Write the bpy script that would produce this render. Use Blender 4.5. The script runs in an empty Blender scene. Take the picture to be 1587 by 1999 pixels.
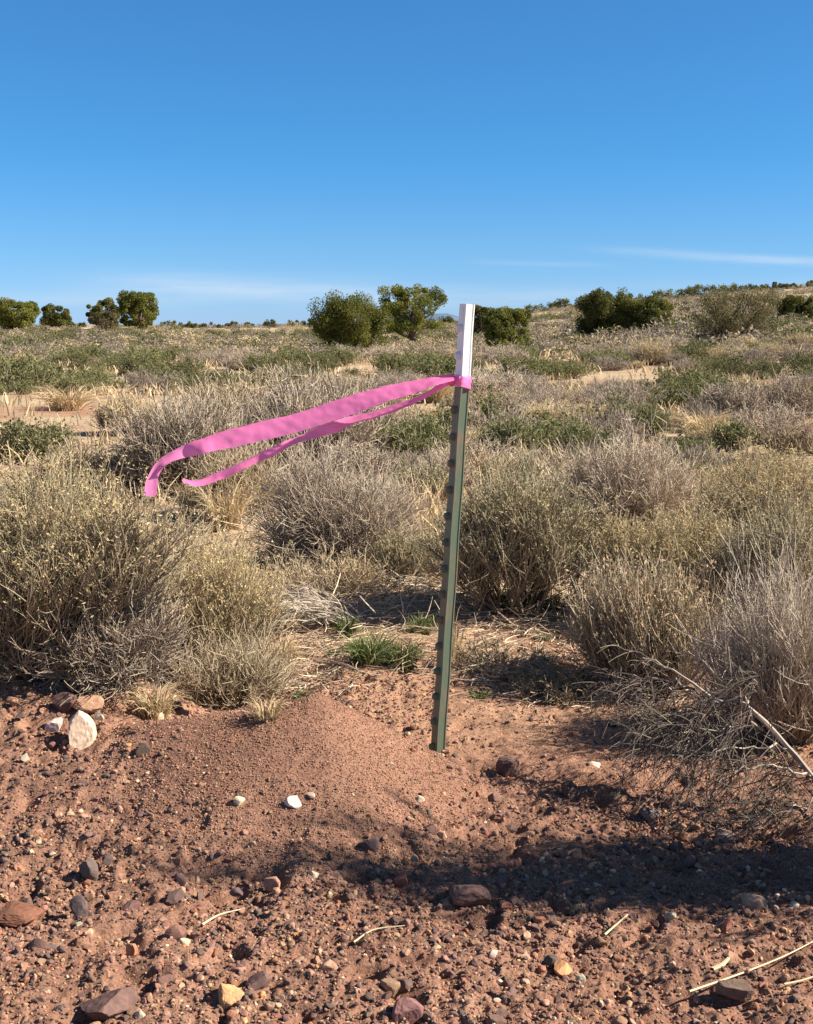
import bpy, math
import numpy as np
from mathutils import Vector

# ------------------------------------------------------------------ camera, sky, sun, exposure
np.seterr(all="ignore")
SC = bpy.context.scene
COL = SC.collection
W_PX, H_PX, F_PX = 1587.0, 1999.0, 2500.0
CAM_Z = 0.88
PITCH = math.atan(365.0 / F_PX)
cam_data = bpy.data.cameras.new('camera')
cam = bpy.data.objects.new('camera', cam_data)
COL.objects.link(cam)
cam.location = (0, 0, CAM_Z)
cam.rotation_euler = (math.pi / 2 - PITCH, 0, 0)
cam_data.sensor_fit = 'VERTICAL'
cam_data.sensor_height = 24.0
cam_data.lens = 24.0 * F_PX / H_PX
cam_data.clip_start = 0.05
cam_data.clip_end = 20000
SC.camera = cam

SUN_EL = math.radians(38.0)
SUN_DIR = Vector((0.99, -0.09, 0)).normalized() * math.cos(SUN_EL) + Vector((0, 0, math.sin(SUN_EL)))
sun_data = bpy.data.lights.new('sun', 'SUN')
sun_data.energy = 4.6
sun_data.angle = math.radians(0.5)
sun_data.color = (1.0, 0.93, 0.82)
sun = bpy.data.objects.new('sun', sun_data)
COL.objects.link(sun)
sun.rotation_euler = SUN_DIR.to_track_quat('Z', 'Y').to_euler()

SC.view_settings.view_transform = 'Standard'
SC.view_settings.look = 'None'
SC.view_settings.gamma = 1.0
SC.view_settings.exposure = 1.25

world = bpy.data.worlds.new('World')
SC.world = world
world.use_nodes = True
wn, wl = world.node_tree.nodes, world.node_tree.links
wn.clear()


def wnode(t, **k):
    n = wn.new(t)
    for a, b in k.items():
        setattr(n, a, b)
    return n


def wmath(op, a, b=None, c=None):
    n = wn.new('ShaderNodeMath')
    n.operation = op
    for i, v in enumerate((a, b, c)):
        if v is None:
            continue
        if isinstance(v, (int, float)):
            n.inputs[i].default_value = v
        else:
            wl.new(v, n.inputs[i])
    return n.outputs[0]


sky = wnode('ShaderNodeTexSky', sky_type='NISHITA')
sky.sun_disc = False
sky.sun_elevation = SUN_EL
sky.sun_rotation = math.atan2(SUN_DIR.x, SUN_DIR.y)
sky.altitude = 1700
sky.air_density = 1.0
sky.dust_density = 0.35
sky.ozone_density = 2.4
tc = wnode('ShaderNodeTexCoord')
sx = wnode('ShaderNodeSeparateXYZ')
wl.new(tc.outputs['Generated'], sx.inputs[0])
az = wmath('ARCTAN2', sx.outputs[0], sx.outputs[1])
el = wmath('ARCSINE', sx.outputs[2])
cmb = wnode('ShaderNodeCombineXYZ')
wl.new(wmath('MULTIPLY', az, 6.0), cmb.inputs[0])
wl.new(wmath('MULTIPLY', el, 60.0), cmb.inputs[1])
cn = wnode('ShaderNodeTexNoise')
cn.inputs['Scale'].default_value = 1.6
cn.inputs['Detail'].default_value = 6
cn.inputs['Roughness'].default_value = 0.55
wl.new(cmb.outputs[0], cn.inputs['Vector'])


def wband(a0, aw, e0, ew, tilt=0.0):
    """a soft cirrus bank at azimuth a0, elevation e0 (radians)"""
    da = wmath('DIVIDE', wmath('SUBTRACT', az, a0), aw)
    de = wmath('DIVIDE', wmath('SUBTRACT', wmath('SUBTRACT', el, e0), wmath('MULTIPLY', wmath('SUBTRACT', az, a0), tilt)), ew)
    d = wmath('ADD', wmath('POWER', wmath('ABSOLUTE', da), 4.0), wmath('POWER', de, 2.0))
    return wmath('EXPONENT', wmath('MULTIPLY', d, -1.0))


nz = wnode('ShaderNodeMapRange')
nz.inputs[1].default_value = 0.33
nz.inputs[2].default_value = 0.66
wl.new(cn.outputs[0], nz.inputs[0])
banks = None
for args, amt in (((0.235, 0.085, 0.0500, 0.0032, -0.075), 0.34),
                  ((0.30, 0.05, 0.0470, 0.0026, -0.04), 0.20),
                  ((0.10, 0.05, 0.0465, 0.0020, -0.03), 0.16),
                  ((-0.12, 0.12, 0.026, 0.0100, -0.03), 0.55),
                  ((0.06, 0.10, 0.020, 0.0085, 0.0), 0.40),
                  ((-0.30, 0.12, 0.018, 0.0080, 0.0), 0.25),
                  ((0.30, 0.12, 0.028, 0.0070, 0.0), 0.22)):
    v = wmath('MULTIPLY', wband(*args), amt)
    banks = v if banks is None else wmath('ADD', banks, v)
cl = wmath('MULTIPLY', banks, wmath('ADD', wmath('MULTIPLY', nz.outputs[0], 0.75), 0.35))
tint = wnode('ShaderNodeMix', data_type='RGBA', blend_type='MULTIPLY')
tint.inputs[0].default_value = 1.0
wl.new(sky.outputs[0], tint.inputs[6])
# the deep polarised blue of the photograph: the sky's own colour filtered by elevation
filt = wnode('ShaderNodeValToRGB')
TINT = [(0.0, (0.36, 0.54, 1.0)), (0.0117, (0.335, 0.535, 0.94)), (0.058, (0.300, 0.54, 0.83)), (0.126, (0.222, 0.557, 0.83)), (0.230, (0.243, 0.59, 0.845)), (0.60, (0.55, 0.64, 0.72))]
while len(filt.color_ramp.elements) < len(TINT):
    filt.color_ramp.elements.new(0.5)
for e_, (q_, c_) in zip(filt.color_ramp.elements, TINT):
    e_.position = q_; e_.color = (*c_, 1)
wl.new(el, filt.inputs[0])
wl.new(filt.outputs[0], tint.inputs[7])
cmix = wnode('ShaderNodeMix', data_type='RGBA')
wl.new(cl, cmix.inputs[0])
wl.new(tint.outputs[2], cmix.inputs[6])
cmix.inputs[7].default_value = (4.2, 4.9, 5.8, 1)
bg = wnode('ShaderNodeBackground')
bg.inputs[1].default_value = 0.07
wl.new(cmix.outputs[2], bg.inputs[0])
wo = wnode('ShaderNodeOutputWorld')
wl.new(bg.outputs[0], wo.inputs[0])

# ------------------------------------------------------------------ helpers
CP, SP = math.cos(PITCH), math.sin(PITCH)


def ray(px, py):
    """direction through a photograph pixel, scaled to 1 m of depth along the view axis"""
    u = (px - W_PX / 2) / F_PX
    v = -(py - H_PX / 2) / F_PX
    return np.array([u, CP + v * SP, -SP + v * CP])


def at_y(px, py, y):
    d = ray(px, py)
    return np.array([0, 0, CAM_Z]) + d * (y / d[1])


def project(x, y, z):
    dz = z - CAM_Z
    depth = y * CP - dz * SP
    up = y * SP + dz * CP
    return W_PX / 2 + F_PX * x / depth, H_PX / 2 - F_PX * up / depth, depth


def vnoise(x, y, seed=0):
    x = np.asarray(x, float); y = np.asarray(y, float)
    ix = np.floor(x).astype(np.int64); iy = np.floor(y).astype(np.int64)
    fx = x - ix; fy = y - iy
    fx = fx * fx * fx * (fx * (fx * 6 - 15) + 10); fy = fy * fy * fy * (fy * (fy * 6 - 15) + 10)

    def h(a, b):
        n = (a * 374761393 + b * 668265263 + seed * 1442695041) & 0xffffffff
        n = ((n ^ (n >> 13)) * 1274126177) & 0xffffffff
        n = ((n ^ (n >> 15)) * 2246822519) & 0xffffffff
        return ((n ^ (n >> 16)) & 0xffff) / 65535.0
    a = h(ix, iy) * (1 - fx) + h(ix + 1, iy) * fx
    b = h(ix, iy + 1) * (1 - fx) + h(ix + 1, iy + 1) * fx
    return (a * (1 - fy) + b * fy) * 2 - 1


def sstep(a, b, x):
    t = np.clip((x - a) / (b - a), 0, 1)
    return t * t * (3 - 2 * t)


SKY_X = np.array([-900, -200, 0, 400, 600, 900, 1040, 1130, 1300, 1450, 1587, 2000, 2600])
SKY_Y = np.array([637, 637, 639, 639, 637, 631, 612, 602, 590, 580, 572, 562, 600])
CREST = 150.0
MOUND = (-0.18, 2.36)


def mound_h(x, y):
    r = np.hypot((x - MOUND[0]) / np.where(x < MOUND[0], 0.98, 0.78), (y - MOUND[1]) / np.where(y < MOUND[1], 1.1, 0.50))
    r = r * (1 + 0.06 * vnoise(x * 6, y * 6, 5))
    s = 0.182 - 0.46 * np.sqrt(r * r + 0.0005) + 0.010
    return 0.008 * np.logaddexp(0, s / 0.008)


def bank_h(x, y):
    # a low gravel bank on the left; its crest runs from (-0.95, 2.95) to (-0.30, 2.5)
    line = 2.5 + (-(x) - 0.30) * 0.66
    d = y - line
    rise = sstep(-0.95, -0.03, d) * (1 - sstep(0.0, 0.38, d))
    return 0.19 * rise * sstep(0.18, 0.85, -x) - 0.05 * sstep(0.0, 0.4, d) * (1 - sstep(1.5, 3, d)) * sstep(0.1, 0.6, -x)


def ground_smooth(x, y):
    x = np.asarray(x, float); y = np.asarray(y, float)
    r = np.hypot(x, y)
    yy = np.maximum(y, 0.3 * r + 1e-6)
    px = W_PX / 2 + F_PX * np.clip(x / yy, -1.2, 1.2) / CP
    s = (635.0 - np.interp(px, SKY_X, SKY_Y)) / F_PX
    hc = CAM_Z + CREST * s
    z = hc * sstep(12, CREST, r) * (1 - 0.35 * sstep(CREST, 500, r))
    z = z + 0.10 * vnoise(x / 9, y / 9, 11) * sstep(9, 22, r) * (1 - sstep(120, 200, r))
    z = z + 0.05 * vnoise(x / 2.6, y / 2.6, 12) * sstep(3.2, 7, r) * (1 - sstep(90, 160, r))
    z = z + 0.012 * vnoise(x / 0.55, y / 0.55, 13) * (1 - sstep(20, 40, r))
    collar = 0.014 * np.exp(-((x - 0.055) ** 2 + (y - 2.545) ** 2) / 0.0028) * (1 + 0.5 * vnoise(x * 45, y * 45, 14))
    return z + mound_h(x, y) + bank_h(x, y) + collar


def ground_fine(x, y):
    r = np.hypot(x, y)
    near = 1 - sstep(6, 9, r)
    m = np.clip(mound_h(x, y) / 0.05, 0, 1)
    m = m * (0.75 + 0.25 * np.clip(mound_h(x, y) / 0.12, 0, 1))
    rough = (1 - 0.90 * m) * (1 - 0.35 * sstep(2.5, 2.7, y) * (1 - sstep(3.1, 3.4, y)) * sstep(-0.3, 0.1, x))
    wx = x + 0.02 * vnoise(x * 20, y * 20, 40); wy = y + 0.02 * vnoise(x * 20, y * 20, 41)
    f = 0.010 * vnoise(wx / 0.14, wy / 0.14, 20)
    f += 0.0090 * (0.45 - np.abs(vnoise(wx / 0.055, wy / 0.055, 21)))
    f += 0.0055 * (0.45 - np.abs(vnoise(wx / 0.024, wy / 0.024, 22)))
    f += 0.0030 * vnoise(x / 0.010, y / 0.010, 23)
    f -= 0.014 * sstep(0.35, 0.75, vnoise(wx / 0.06, wy / 0.045, 24))
    return 1.2 * f * near * rough + 0.0016 * vnoise(x / 0.008, y / 0.008, 25) * m * near


def gz(x, y):
    return float(ground_smooth(x, y))


def place(px, py):
    """where the view ray through a pixel meets the ground"""
    d = ray(px, py)
    t = 0.6 * 1.006 ** np.arange(1150)
    f = CAM_Z + d[2] * t - ground_smooth(d[0] * t, d[1] * t)
    k = np.argmax(f < 0)
    if f[k] >= 0:
        k = len(t) - 1
    a, b = t[max(k - 1, 0)], t[k]
    for _ in range(30):
        m = 0.5 * (a + b)
        if CAM_Z + d[2] * m - gz(d[0] * m, d[1] * m) < 0:
            b = m
        else:
            a = m
    return d[0] * b, d[1] * b


class MB:
    """collects triangles and quads with a colour per vertex and links them as one mesh object"""

    def __init__(self):
        self.v, self.c, self.f3, self.f4, self.n = [], [], [], [], 0

    def add(self, v, f, c):
        v = np.asarray(v, np.float32).reshape(-1, 3)
        f = np.asarray(f, np.int64)
        c = np.broadcast_to(np.asarray(c, np.float32), (len(v), 3)) if np.ndim(c) < 2 else np.asarray(c, np.float32).reshape(-1, 3)
        self.v.append(v); self.c.append(c)
        (self.f3 if f.shape[1] == 3 else self.f4).append(f + self.n)
        self.n += len(v)

    def mesh(self, name, mat, smooth=False):
        v = np.concatenate(self.v); c = np.concatenate(self.c)
        f3 = np.concatenate(self.f3) if self.f3 else np.zeros((0, 3), np.int64)
        f4 = np.concatenate(self.f4) if self.f4 else np.zeros((0, 4), np.int64)
        me = bpy.data.meshes.new(name)
        me.vertices.add(len(v)); me.vertices.foreach_set('co', v.ravel())
        loops = np.concatenate([f3.ravel(), f4.ravel()]).astype(np.int32)
        me.loops.add(len(loops)); me.loops.foreach_set('vertex_index', loops)
        tot = np.concatenate([np.full(len(f3), 3), np.full(len(f4), 4)]).astype(np.int32)
        st = np.concatenate([[0], np.cumsum(tot)[:-1]]).astype(np.int32)
        me.polygons.add(len(tot)); me.polygons.foreach_set('loop_start', st)
        me.polygons.foreach_set('loop_total', tot)
        me.polygons.foreach_set('use_smooth', np.full(len(tot), smooth))
        at = me.attributes.new('Col', 'FLOAT_COLOR', 'POINT')
        at.data.foreach_set('color', np.concatenate([c, np.ones((len(c), 1), np.float32)], 1).astype(np.float32).ravel())
        me.update(calc_edges=True)
        me.materials.append(mat)
        return me

    def build(self, name, mat, parent=None, smooth=False):
        o = bpy.data.objects.new(name, self.mesh(name, mat, smooth))
        COL.objects.link(o)
        if parent:
            o.parent = parent
        return o


def tag(o, label=None, cat=None, group=None, kind=None):
    if label: o['label'] = label
    if cat: o['category'] = cat
    if group: o['group'] = group
    if kind: o['kind'] = kind
    return o


def empty(name, loc, label=None, cat=None, group=None, rz=0.0):
    o = bpy.data.objects.new(name, None)
    o.empty_display_size = 0.1
    COL.objects.link(o)
    o.location = loc; o.rotation_euler = (0, 0, rz)
    return tag(o, label, cat, group)


def copy_tree(o, parent=None):
    c = o.copy(); COL.objects.link(c)
    if parent: c.parent = parent
    for ch in list(o.children):
        copy_tree(ch, c)
    return c


def unit(a):
    return a / np.maximum(np.linalg.norm(a, axis=-1, keepdims=True), 1e-9)


def tangents(P):
    T = np.empty_like(P)
    T[:, 1:-1] = P[:, 2:] - P[:, :-2]
    T[:, 0] = P[:, 1] - P[:, 0]
    T[:, -1] = P[:, -1] - P[:, -2]
    return unit(T)


def tubes(mb, rng, P, Wd, C, sides=3):
    """P (N,K,3) centre lines, Wd (N,K) radii, C (N,K,3) colours"""
    N, K = P.shape[:2]
    T = tangents(P)
    ref = unit(rng.normal(size=(N, 1, 3)) + np.array([0.3, 0.2, 0]))
    U = unit(np.cross(T, ref)); V = np.cross(T, U)
    a = np.arange(sides) * 2 * np.pi / sides
    ring = P[:, :, None] + Wd[:, :, None, None] * (np.cos(a)[:, None] * U[:, :, None] + np.sin(a)[:, None] * V[:, :, None])
    idx = np.arange(N * K * sides).reshape(N, K, sides)
    nx = np.roll(idx, -1, axis=2)
    f = np.stack([idx[:, :-1], nx[:, :-1], nx[:, 1:], idx[:, 1:]], -1).reshape(-1, 4)
    mb.add(ring.reshape(-1, 3), f, np.repeat(C[:, :, None], sides, 2).reshape(-1, 3))


def blades(mb, rng, P, Wd, C):
    N, K = P.shape[:2]
    T = tangents(P)
    ref = unit(rng.normal(size=(N, 1, 3)))
    U = unit(np.cross(T, ref))
    V = np.stack([P - U * Wd[:, :, None], P + U * Wd[:, :, None]], 2)
    idx = np.arange(N * K * 2).reshape(N, K, 2)
    f = np.stack([idx[:, :-1, 0], idx[:, :-1, 1], idx[:, 1:, 1], idx[:, 1:, 0]], -1).reshape(-1, 4)
    mb.add(V.reshape(-1, 3), f, np.repeat(C[:, :, None], 2, 2).reshape(-1, 3))


def leaves(mb, rng, P, size, C, aspect=0.5, up=0.0):
    N = len(P)
    u = unit(rng.normal(size=(N, 3)) + np.array([0, 0, up]))
    v = unit(np.cross(u, rng.normal(size=(N, 3))))
    s = np.asarray(size).reshape(-1, 1) * np.ones((N, 1))
    w = np.cross(u, v) * s * aspect * 0.25
    V = np.stack([P - u * s * 0.5, P + v * s * aspect * 0.5 + w, P + u * s * 0.5, P - v * s * aspect * 0.5 + w], 1)
    idx = np.arange(N * 4).reshape(N, 4)
    mb.add(V.reshape(-1, 3), idx, np.repeat(C[:, None], 4, 1).reshape(-1, 3))


def bez(A, B, C, K):
    t = np.linspace(0, 1, K)[None, :, None]
    return (1 - t) ** 2 * A[:, None] + 2 * t * (1 - t) * B[:, None] + t * t * C[:, None]


def sample(P, idx, t):
    K = P.shape[1]
    x = t * (K - 1)
    i = np.minimum(x.astype(int), K - 2)
    f = (x - i)[:, None]
    a, b = P[idx, i], P[idx, i + 1]
    return a * (1 - f) + b * f, unit(b - a)


def jit(rng, c, n, amt=0.15, hue=0.05):
    c = np.asarray(c, float)
    return np.clip(c * (1 + amt * rng.normal(size=(n, 1))) * (1 + hue * rng.normal(size=(n, 3))), 0.005, 0.95)


# ------------------------------------------------------------------ materials
def mat_new(name):
    m = bpy.data.materials.new(name)
    m.use_nodes = True
    n = m.node_tree.nodes
    return m, n, m.node_tree.links, n['Principled BSDF']


def attr_material(name, rough=0.85, spec=0.2, translucent=0.0, noise_scale=None, noise_amt=0.3, obj_var=0.12, bump=0.0, bump_dist=0.002):
    m, n, l, p = mat_new(name)
    a = n.new('ShaderNodeAttribute'); a.attribute_name = 'Col'
    col = a.outputs['Color']
    val = None
    if obj_var:
        oi = n.new('ShaderNodeObjectInfo')
        mr = n.new('ShaderNodeMapRange')
        mr.inputs[3].default_value = 1 - obj_var; mr.inputs[4].default_value = 1 + obj_var
        l.new(oi.outputs['Random'], mr.inputs[0])
        val = mr.outputs[0]
    if noise_scale:
        geo = n.new('ShaderNodeNewGeometry')
        nt = n.new('ShaderNodeTexNoise')
        nt.inputs['Scale'].default_value = noise_scale; nt.inputs['Detail'].default_value = 5
        l.new(geo.outputs['Position'], nt.inputs['Vector'])
        mr2 = n.new('ShaderNodeMapRange')
        mr2.inputs[1].default_value = 0.25; mr2.inputs[2].default_value = 0.75
        mr2.inputs[3].default_value = 1 - noise_amt; mr2.inputs[4].default_value = 1 + noise_amt
        l.new(nt.outputs[0], mr2.inputs[0])
        if val is None:
            val = mr2.outputs[0]
        else:
            mm = n.new('ShaderNodeMath'); mm.operation = 'MULTIPLY'
            l.new(val, mm.inputs[0]); l.new(mr2.outputs[0], mm.inputs[1]); val = mm.outputs[0]
        if bump:
            bp = n.new('ShaderNodeBump'); bp.inputs['Strength'].default_value = bump; bp.inputs['Distance'].default_value = bump_dist
            l.new(nt.outputs[0], bp.inputs['Height']); l.new(bp.outputs[0], p.inputs['Normal'])
    if val is not None:
        mx = n.new('ShaderNodeMix'); mx.data_type = 'RGBA'; mx.blend_type = 'MULTIPLY'; mx.inputs[0].default_value = 1
        l.new(col, mx.inputs[6]); l.new(val, mx.inputs[7]); col = mx.outputs[2]
    l.new(col, p.inputs['Base Color'])
    p.inputs['Roughness'].default_value = rough
    p.inputs['Specular IOR Level'].default_value = spec
    if translucent:
        tr = n.new('ShaderNodeBsdfTranslucent'); l.new(col, tr.inputs[0])
        ms = n.new('ShaderNodeMixShader'); ms.inputs[0].default_value = translucent
        l.new(p.outputs[0], ms.inputs[1]); l.new(tr.outputs[0], ms.inputs[2])
        l.new(ms.outputs[0], n['Material Output'].inputs[0])
    return m


M_TWIG = attr_material('dry_twig', 0.85, 0.15, obj_var=0.24)
M_LEAF = attr_material('leaf', 0.75, 0.2, translucent=0.33, obj_var=0.2)
M_GRASS = attr_material('grass_blade', 0.7, 0.2, translucent=0.2)
M_STONE = attr_material('stone', 0.85, 0.25, noise_scale=90, noise_amt=0.28, obj_var=0.08, bump=0.6, bump_dist=0.003)
M_BARK = attr_material('bark', 0.9, 0.1, noise_scale=40, noise_amt=0.35, bump=0.5)


def ground_material():
    m, n, l, p = mat_new('desert_soil')
    geo = n.new('ShaderNodeNewGeometry')
    pos = geo.outputs['Position']

    def noise(scale, detail=4, rough=0.55, off=0):
        t = n.new('ShaderNodeTexNoise')
        t.inputs['Scale'].default_value = scale; t.inputs['Detail'].default_value = detail; t.inputs['Roughness'].default_value = rough
        if off:
            mp = n.new('ShaderNodeMapping'); mp.inputs['Location'].default_value = (off, off * 0.7, 0)
            l.new(pos, mp.inputs[0]); l.new(mp.outputs[0], t.inputs['Vector'])
        else:
            l.new(pos, t.inputs['Vector'])
        return t.outputs[0]

    def ramp(src, stops):
        r = n.new('ShaderNodeValToRGB')
        e = r.color_ramp.elements
        while len(e) < len(stops): e.new(0.5)
        for i, (q, c) in enumerate(stops):
            e[i].position = q; e[i].color = (*c, 1)
        l.new(src, r.inputs[0])
        return r.outputs[0]

    def mix(f, a, b, mode='MIX'):
        x = n.new('ShaderNodeMix'); x.data_type = 'RGBA'; x.blend_type = mode
        if isinstance(f, float): x.inputs[0].default_value = f
        else: l.new(f, x.inputs[0])
        l.new(a, x.inputs[6]); l.new(b, x.inputs[7])
        return x.outputs[2]

    def mrange(src, a, b, c=0.0, d=1.0):
        x = n.new('ShaderNodeMapRange'); x.interpolation_type = 'SMOOTHSTEP'
        for i, v in enumerate((a, b, c, d)): x.inputs[i + 1].default_value = v
        l.new(src, x.inputs[0])
        return x.outputs[0]

    def mth(op, a, b):
        x = n.new('ShaderNodeMath'); x.operation = op
        for i, v in enumerate((a, b)):
            if isinstance(v, float): x.inputs[i].default_value = v
            else: l.new(v, x.inputs[i])
        return x.outputs[0]

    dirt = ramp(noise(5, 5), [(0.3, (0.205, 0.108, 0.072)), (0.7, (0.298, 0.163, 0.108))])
    grain = ramp(noise(260, 3, 0.7), [(0.32, (0.50, 0.46, 0.44)), (0.5, (1.0, 1.0, 1.0)), (0.72, (1.45, 1.40, 1.32))])
    near = mix(1.0, dirt, grain, 'MULTIPLY')
    vec = n.new('ShaderNodeVectorMath'); vec.operation = 'LENGTH'
    l.new(pos, vec.inputs[0])
    dist = vec.outputs['Value']
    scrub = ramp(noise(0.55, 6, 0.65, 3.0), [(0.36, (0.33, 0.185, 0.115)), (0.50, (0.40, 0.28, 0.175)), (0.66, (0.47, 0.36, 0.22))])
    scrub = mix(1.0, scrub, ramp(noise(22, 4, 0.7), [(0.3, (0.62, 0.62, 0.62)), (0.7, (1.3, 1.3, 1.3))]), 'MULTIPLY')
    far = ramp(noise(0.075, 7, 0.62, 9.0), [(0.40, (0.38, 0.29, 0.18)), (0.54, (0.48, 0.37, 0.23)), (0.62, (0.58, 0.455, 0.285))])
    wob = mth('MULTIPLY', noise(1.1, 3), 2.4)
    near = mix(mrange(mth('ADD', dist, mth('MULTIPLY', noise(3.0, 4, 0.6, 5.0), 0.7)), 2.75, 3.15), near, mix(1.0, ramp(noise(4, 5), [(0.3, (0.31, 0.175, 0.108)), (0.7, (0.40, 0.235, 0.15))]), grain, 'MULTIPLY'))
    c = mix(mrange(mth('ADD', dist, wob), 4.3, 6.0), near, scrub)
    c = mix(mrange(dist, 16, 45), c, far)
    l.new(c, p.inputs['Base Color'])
    p.inputs['Roughness'].default_value = 0.95
    p.inputs['Specular IOR Level'].default_value = 0.1
    bp = n.new('ShaderNodeBump'); bp.inputs['Strength'].default_value = 0.9; bp.inputs['Distance'].default_value = 0.004
    l.new(noise(190, 4, 0.7), bp.inputs['Height']); l.new(bp.outputs[0], p.inputs['Normal'])
    return m


# ------------------------------------------------------------------ ground sheet
def build_ground():
    r1 = 0.30 * 1.05 ** np.arange(0, 22)
    r1 = r1[r1 < 0.85]
    r2 = np.exp(np.arange(math.log(0.86), math.log(6.0), 0.0022))
    r3 = np.exp(np.arange(math.log(6.02), math.log(900), 0.012))
    r = np.concatenate([[0.02, 0.1, 0.2], r1, r2, r3])
    dense = np.arange(-23, 23.001, 0.125)
    th = np.concatenate([np.arange(-180, -23.5, 2.0), dense, np.arange(24, 180, 2.0)])
    th = np.radians(th)
    R, TH = np.meshgrid(r, th, indexing='ij')
    X = R * np.sin(TH); Y = R * np.cos(TH)
    Z = ground_smooth(X, Y) + ground_fine(X, Y)
    nr, nt = R.shape
    idx = np.arange(nr * nt).reshape(nr, nt)
    nx = np.roll(idx, -1, axis=1)
    f = np.stack([idx[:-1], idx[1:], nx[1:], nx[:-1]], -1).reshape(-1, 4)
    mb = MB()
    mb.add(np.stack([X, Y, Z], -1).reshape(-1, 3), f, (0.3, 0.2, 0.1))
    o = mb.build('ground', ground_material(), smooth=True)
    tag(o, 'red brown gravelly desert soil with pale dry patches further off', kind='structure')


build_ground()

# far low mountain behind the plain; the blue of distant haze is in its colour
mb = MB()
xs = np.linspace(-900, 900, 61); ys = np.linspace(0, 1, 9)
Xg, Yg = np.meshgrid(xs, ys, indexing='ij')
prof = 44 * np.exp(-((xs + 10) / 95) ** 2) + 12 * np.exp(-((xs - 420) / 200) ** 2) + 8 * np.exp(-((xs + 380) / 240) ** 2)
prof = prof + 5 * vnoise(xs / 70, xs * 0, 3) + 2 * vnoise(xs / 25, xs * 0, 4)
Zg = np.maximum(prof, 3)[:, None] * np.sin(np.pi * Yg) ** 0.8 - 8
idx = np.arange(Xg.size).reshape(Xg.shape)
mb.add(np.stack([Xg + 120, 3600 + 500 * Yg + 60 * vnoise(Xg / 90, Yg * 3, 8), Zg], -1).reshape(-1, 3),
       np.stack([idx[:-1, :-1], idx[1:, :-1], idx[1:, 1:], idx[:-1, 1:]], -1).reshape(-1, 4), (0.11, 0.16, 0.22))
tag(mb.build('hill', attr_material('far_hill_haze_blue', 0.95, 0.0, obj_var=0, noise_scale=0.02, noise_amt=0.2), smooth=True),
    'far wooded hill coloured haze blue between the juniper pair and the post', kind='structure')

# ------------------------------------------------------------------ T-post
POST_Y = 2.555
POST_X = float(at_y(847, 1478, POST_Y)[0])
base = np.array([POST_X, POST_Y, gz(POST_X, POST_Y)])
top = at_y(904, 593, POST_Y)
axis = top - base
P_LEN = float(np.linalg.norm(axis)); axis = axis / P_LEN
n_fl = unit(np.array([-0.945, -0.33, 0.0])); n_fl = unit(n_fl - axis * np.dot(n_fl, axis))
side = np.cross(axis, n_fl)


def post_pt(a, d, s):
    """a along the post from the ground, d out of the studded face, s along the flange"""
    return base + axis * a + n_fl * d + side * s


# T section (d, s): flange front at d = 0, web running back
T_SEC = np.array([(0.0, -0.0175), (0.0, 0.0175), (-0.0034, 0.0172), (-0.0048, 0.0050), (-0.0080, 0.0028), (-0.0200, 0.0023), (-0.0224, 0.0036), (-0.0243, 0.0030),
                  (-0.0243, -0.0030), (-0.0224, -0.0036), (-0.0200, -0.0023), (-0.0080, -0.0028), (-0.0048, -0.0050), (-0.0034, -0.0172)])


def post_paint(name, c_main, c_wear, wear, rough):
    m, n, l, p = mat_new(name)
    geo = n.new('ShaderNodeNewGeometry')
    mp = n.new('ShaderNodeMapping'); mp.inputs['Scale'].default_value = (1, 1, 0.16)
    l.new(geo.outputs['Position'], mp.inputs[0])
    t = n.new('ShaderNodeTexNoise'); t.inputs['Scale'].default_value = 210; t.inputs['Detail'].default_value = 5; t.inputs['Roughness'].default_value = 0.65
    l.new(mp.outputs[0], t.inputs['Vector'])
    t2 = n.new('ShaderNodeTexNoise'); t2.inputs['Scale'].default_value = 16; t2.inputs['Detail'].default_value = 4
    l.new(geo.outputs['Position'], t2.inputs['Vector'])
    ad = n.new('ShaderNodeMath'); ad.operation = 'MULTIPLY'
    l.new(t.outputs[0], ad.inputs[0]); l.new(t2.outputs[0], ad.inputs[1])
    r = n.new('ShaderNodeValToRGB'); e = r.color_ramp.elements
    e[0].position = wear; e[0].color = (*c_main, 1)
    e[1].position = wear + 0.12; e[1].color = (*c_wear, 1)
    l.new(ad.outputs[0], r.inputs[0]); l.new(r.outputs[0], p.inputs['Base Color'])
    p.inputs['Roughness'].default_value = rough
    p.inputs['Specular IOR Level'].default_value = 0.35
    bp = n.new('ShaderNodeBump'); bp.inputs['Strength'].default_value = 0.35; bp.inputs['Distance'].default_value = 0.0012
    l.new(t.outputs[0], bp.inputs['Height']); l.new(bp.outputs[0], p.inputs['Normal'])
    return m


M_GREEN = post_paint('worn_green_paint', (0.115, 0.145, 0.098), (0.20, 0.145, 0.095), 0.25, 0.6)
M_WHITE = post_paint('white_paint', (0.80, 0.79, 0.78), (0.42, 0.40, 0.36), 0.33, 0.5)
post = empty('fence_post', base, 'leaning green steel T-section post with white painted top standing in the gravel', 'post')
TIP_A = P_LEN - 0.163


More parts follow.
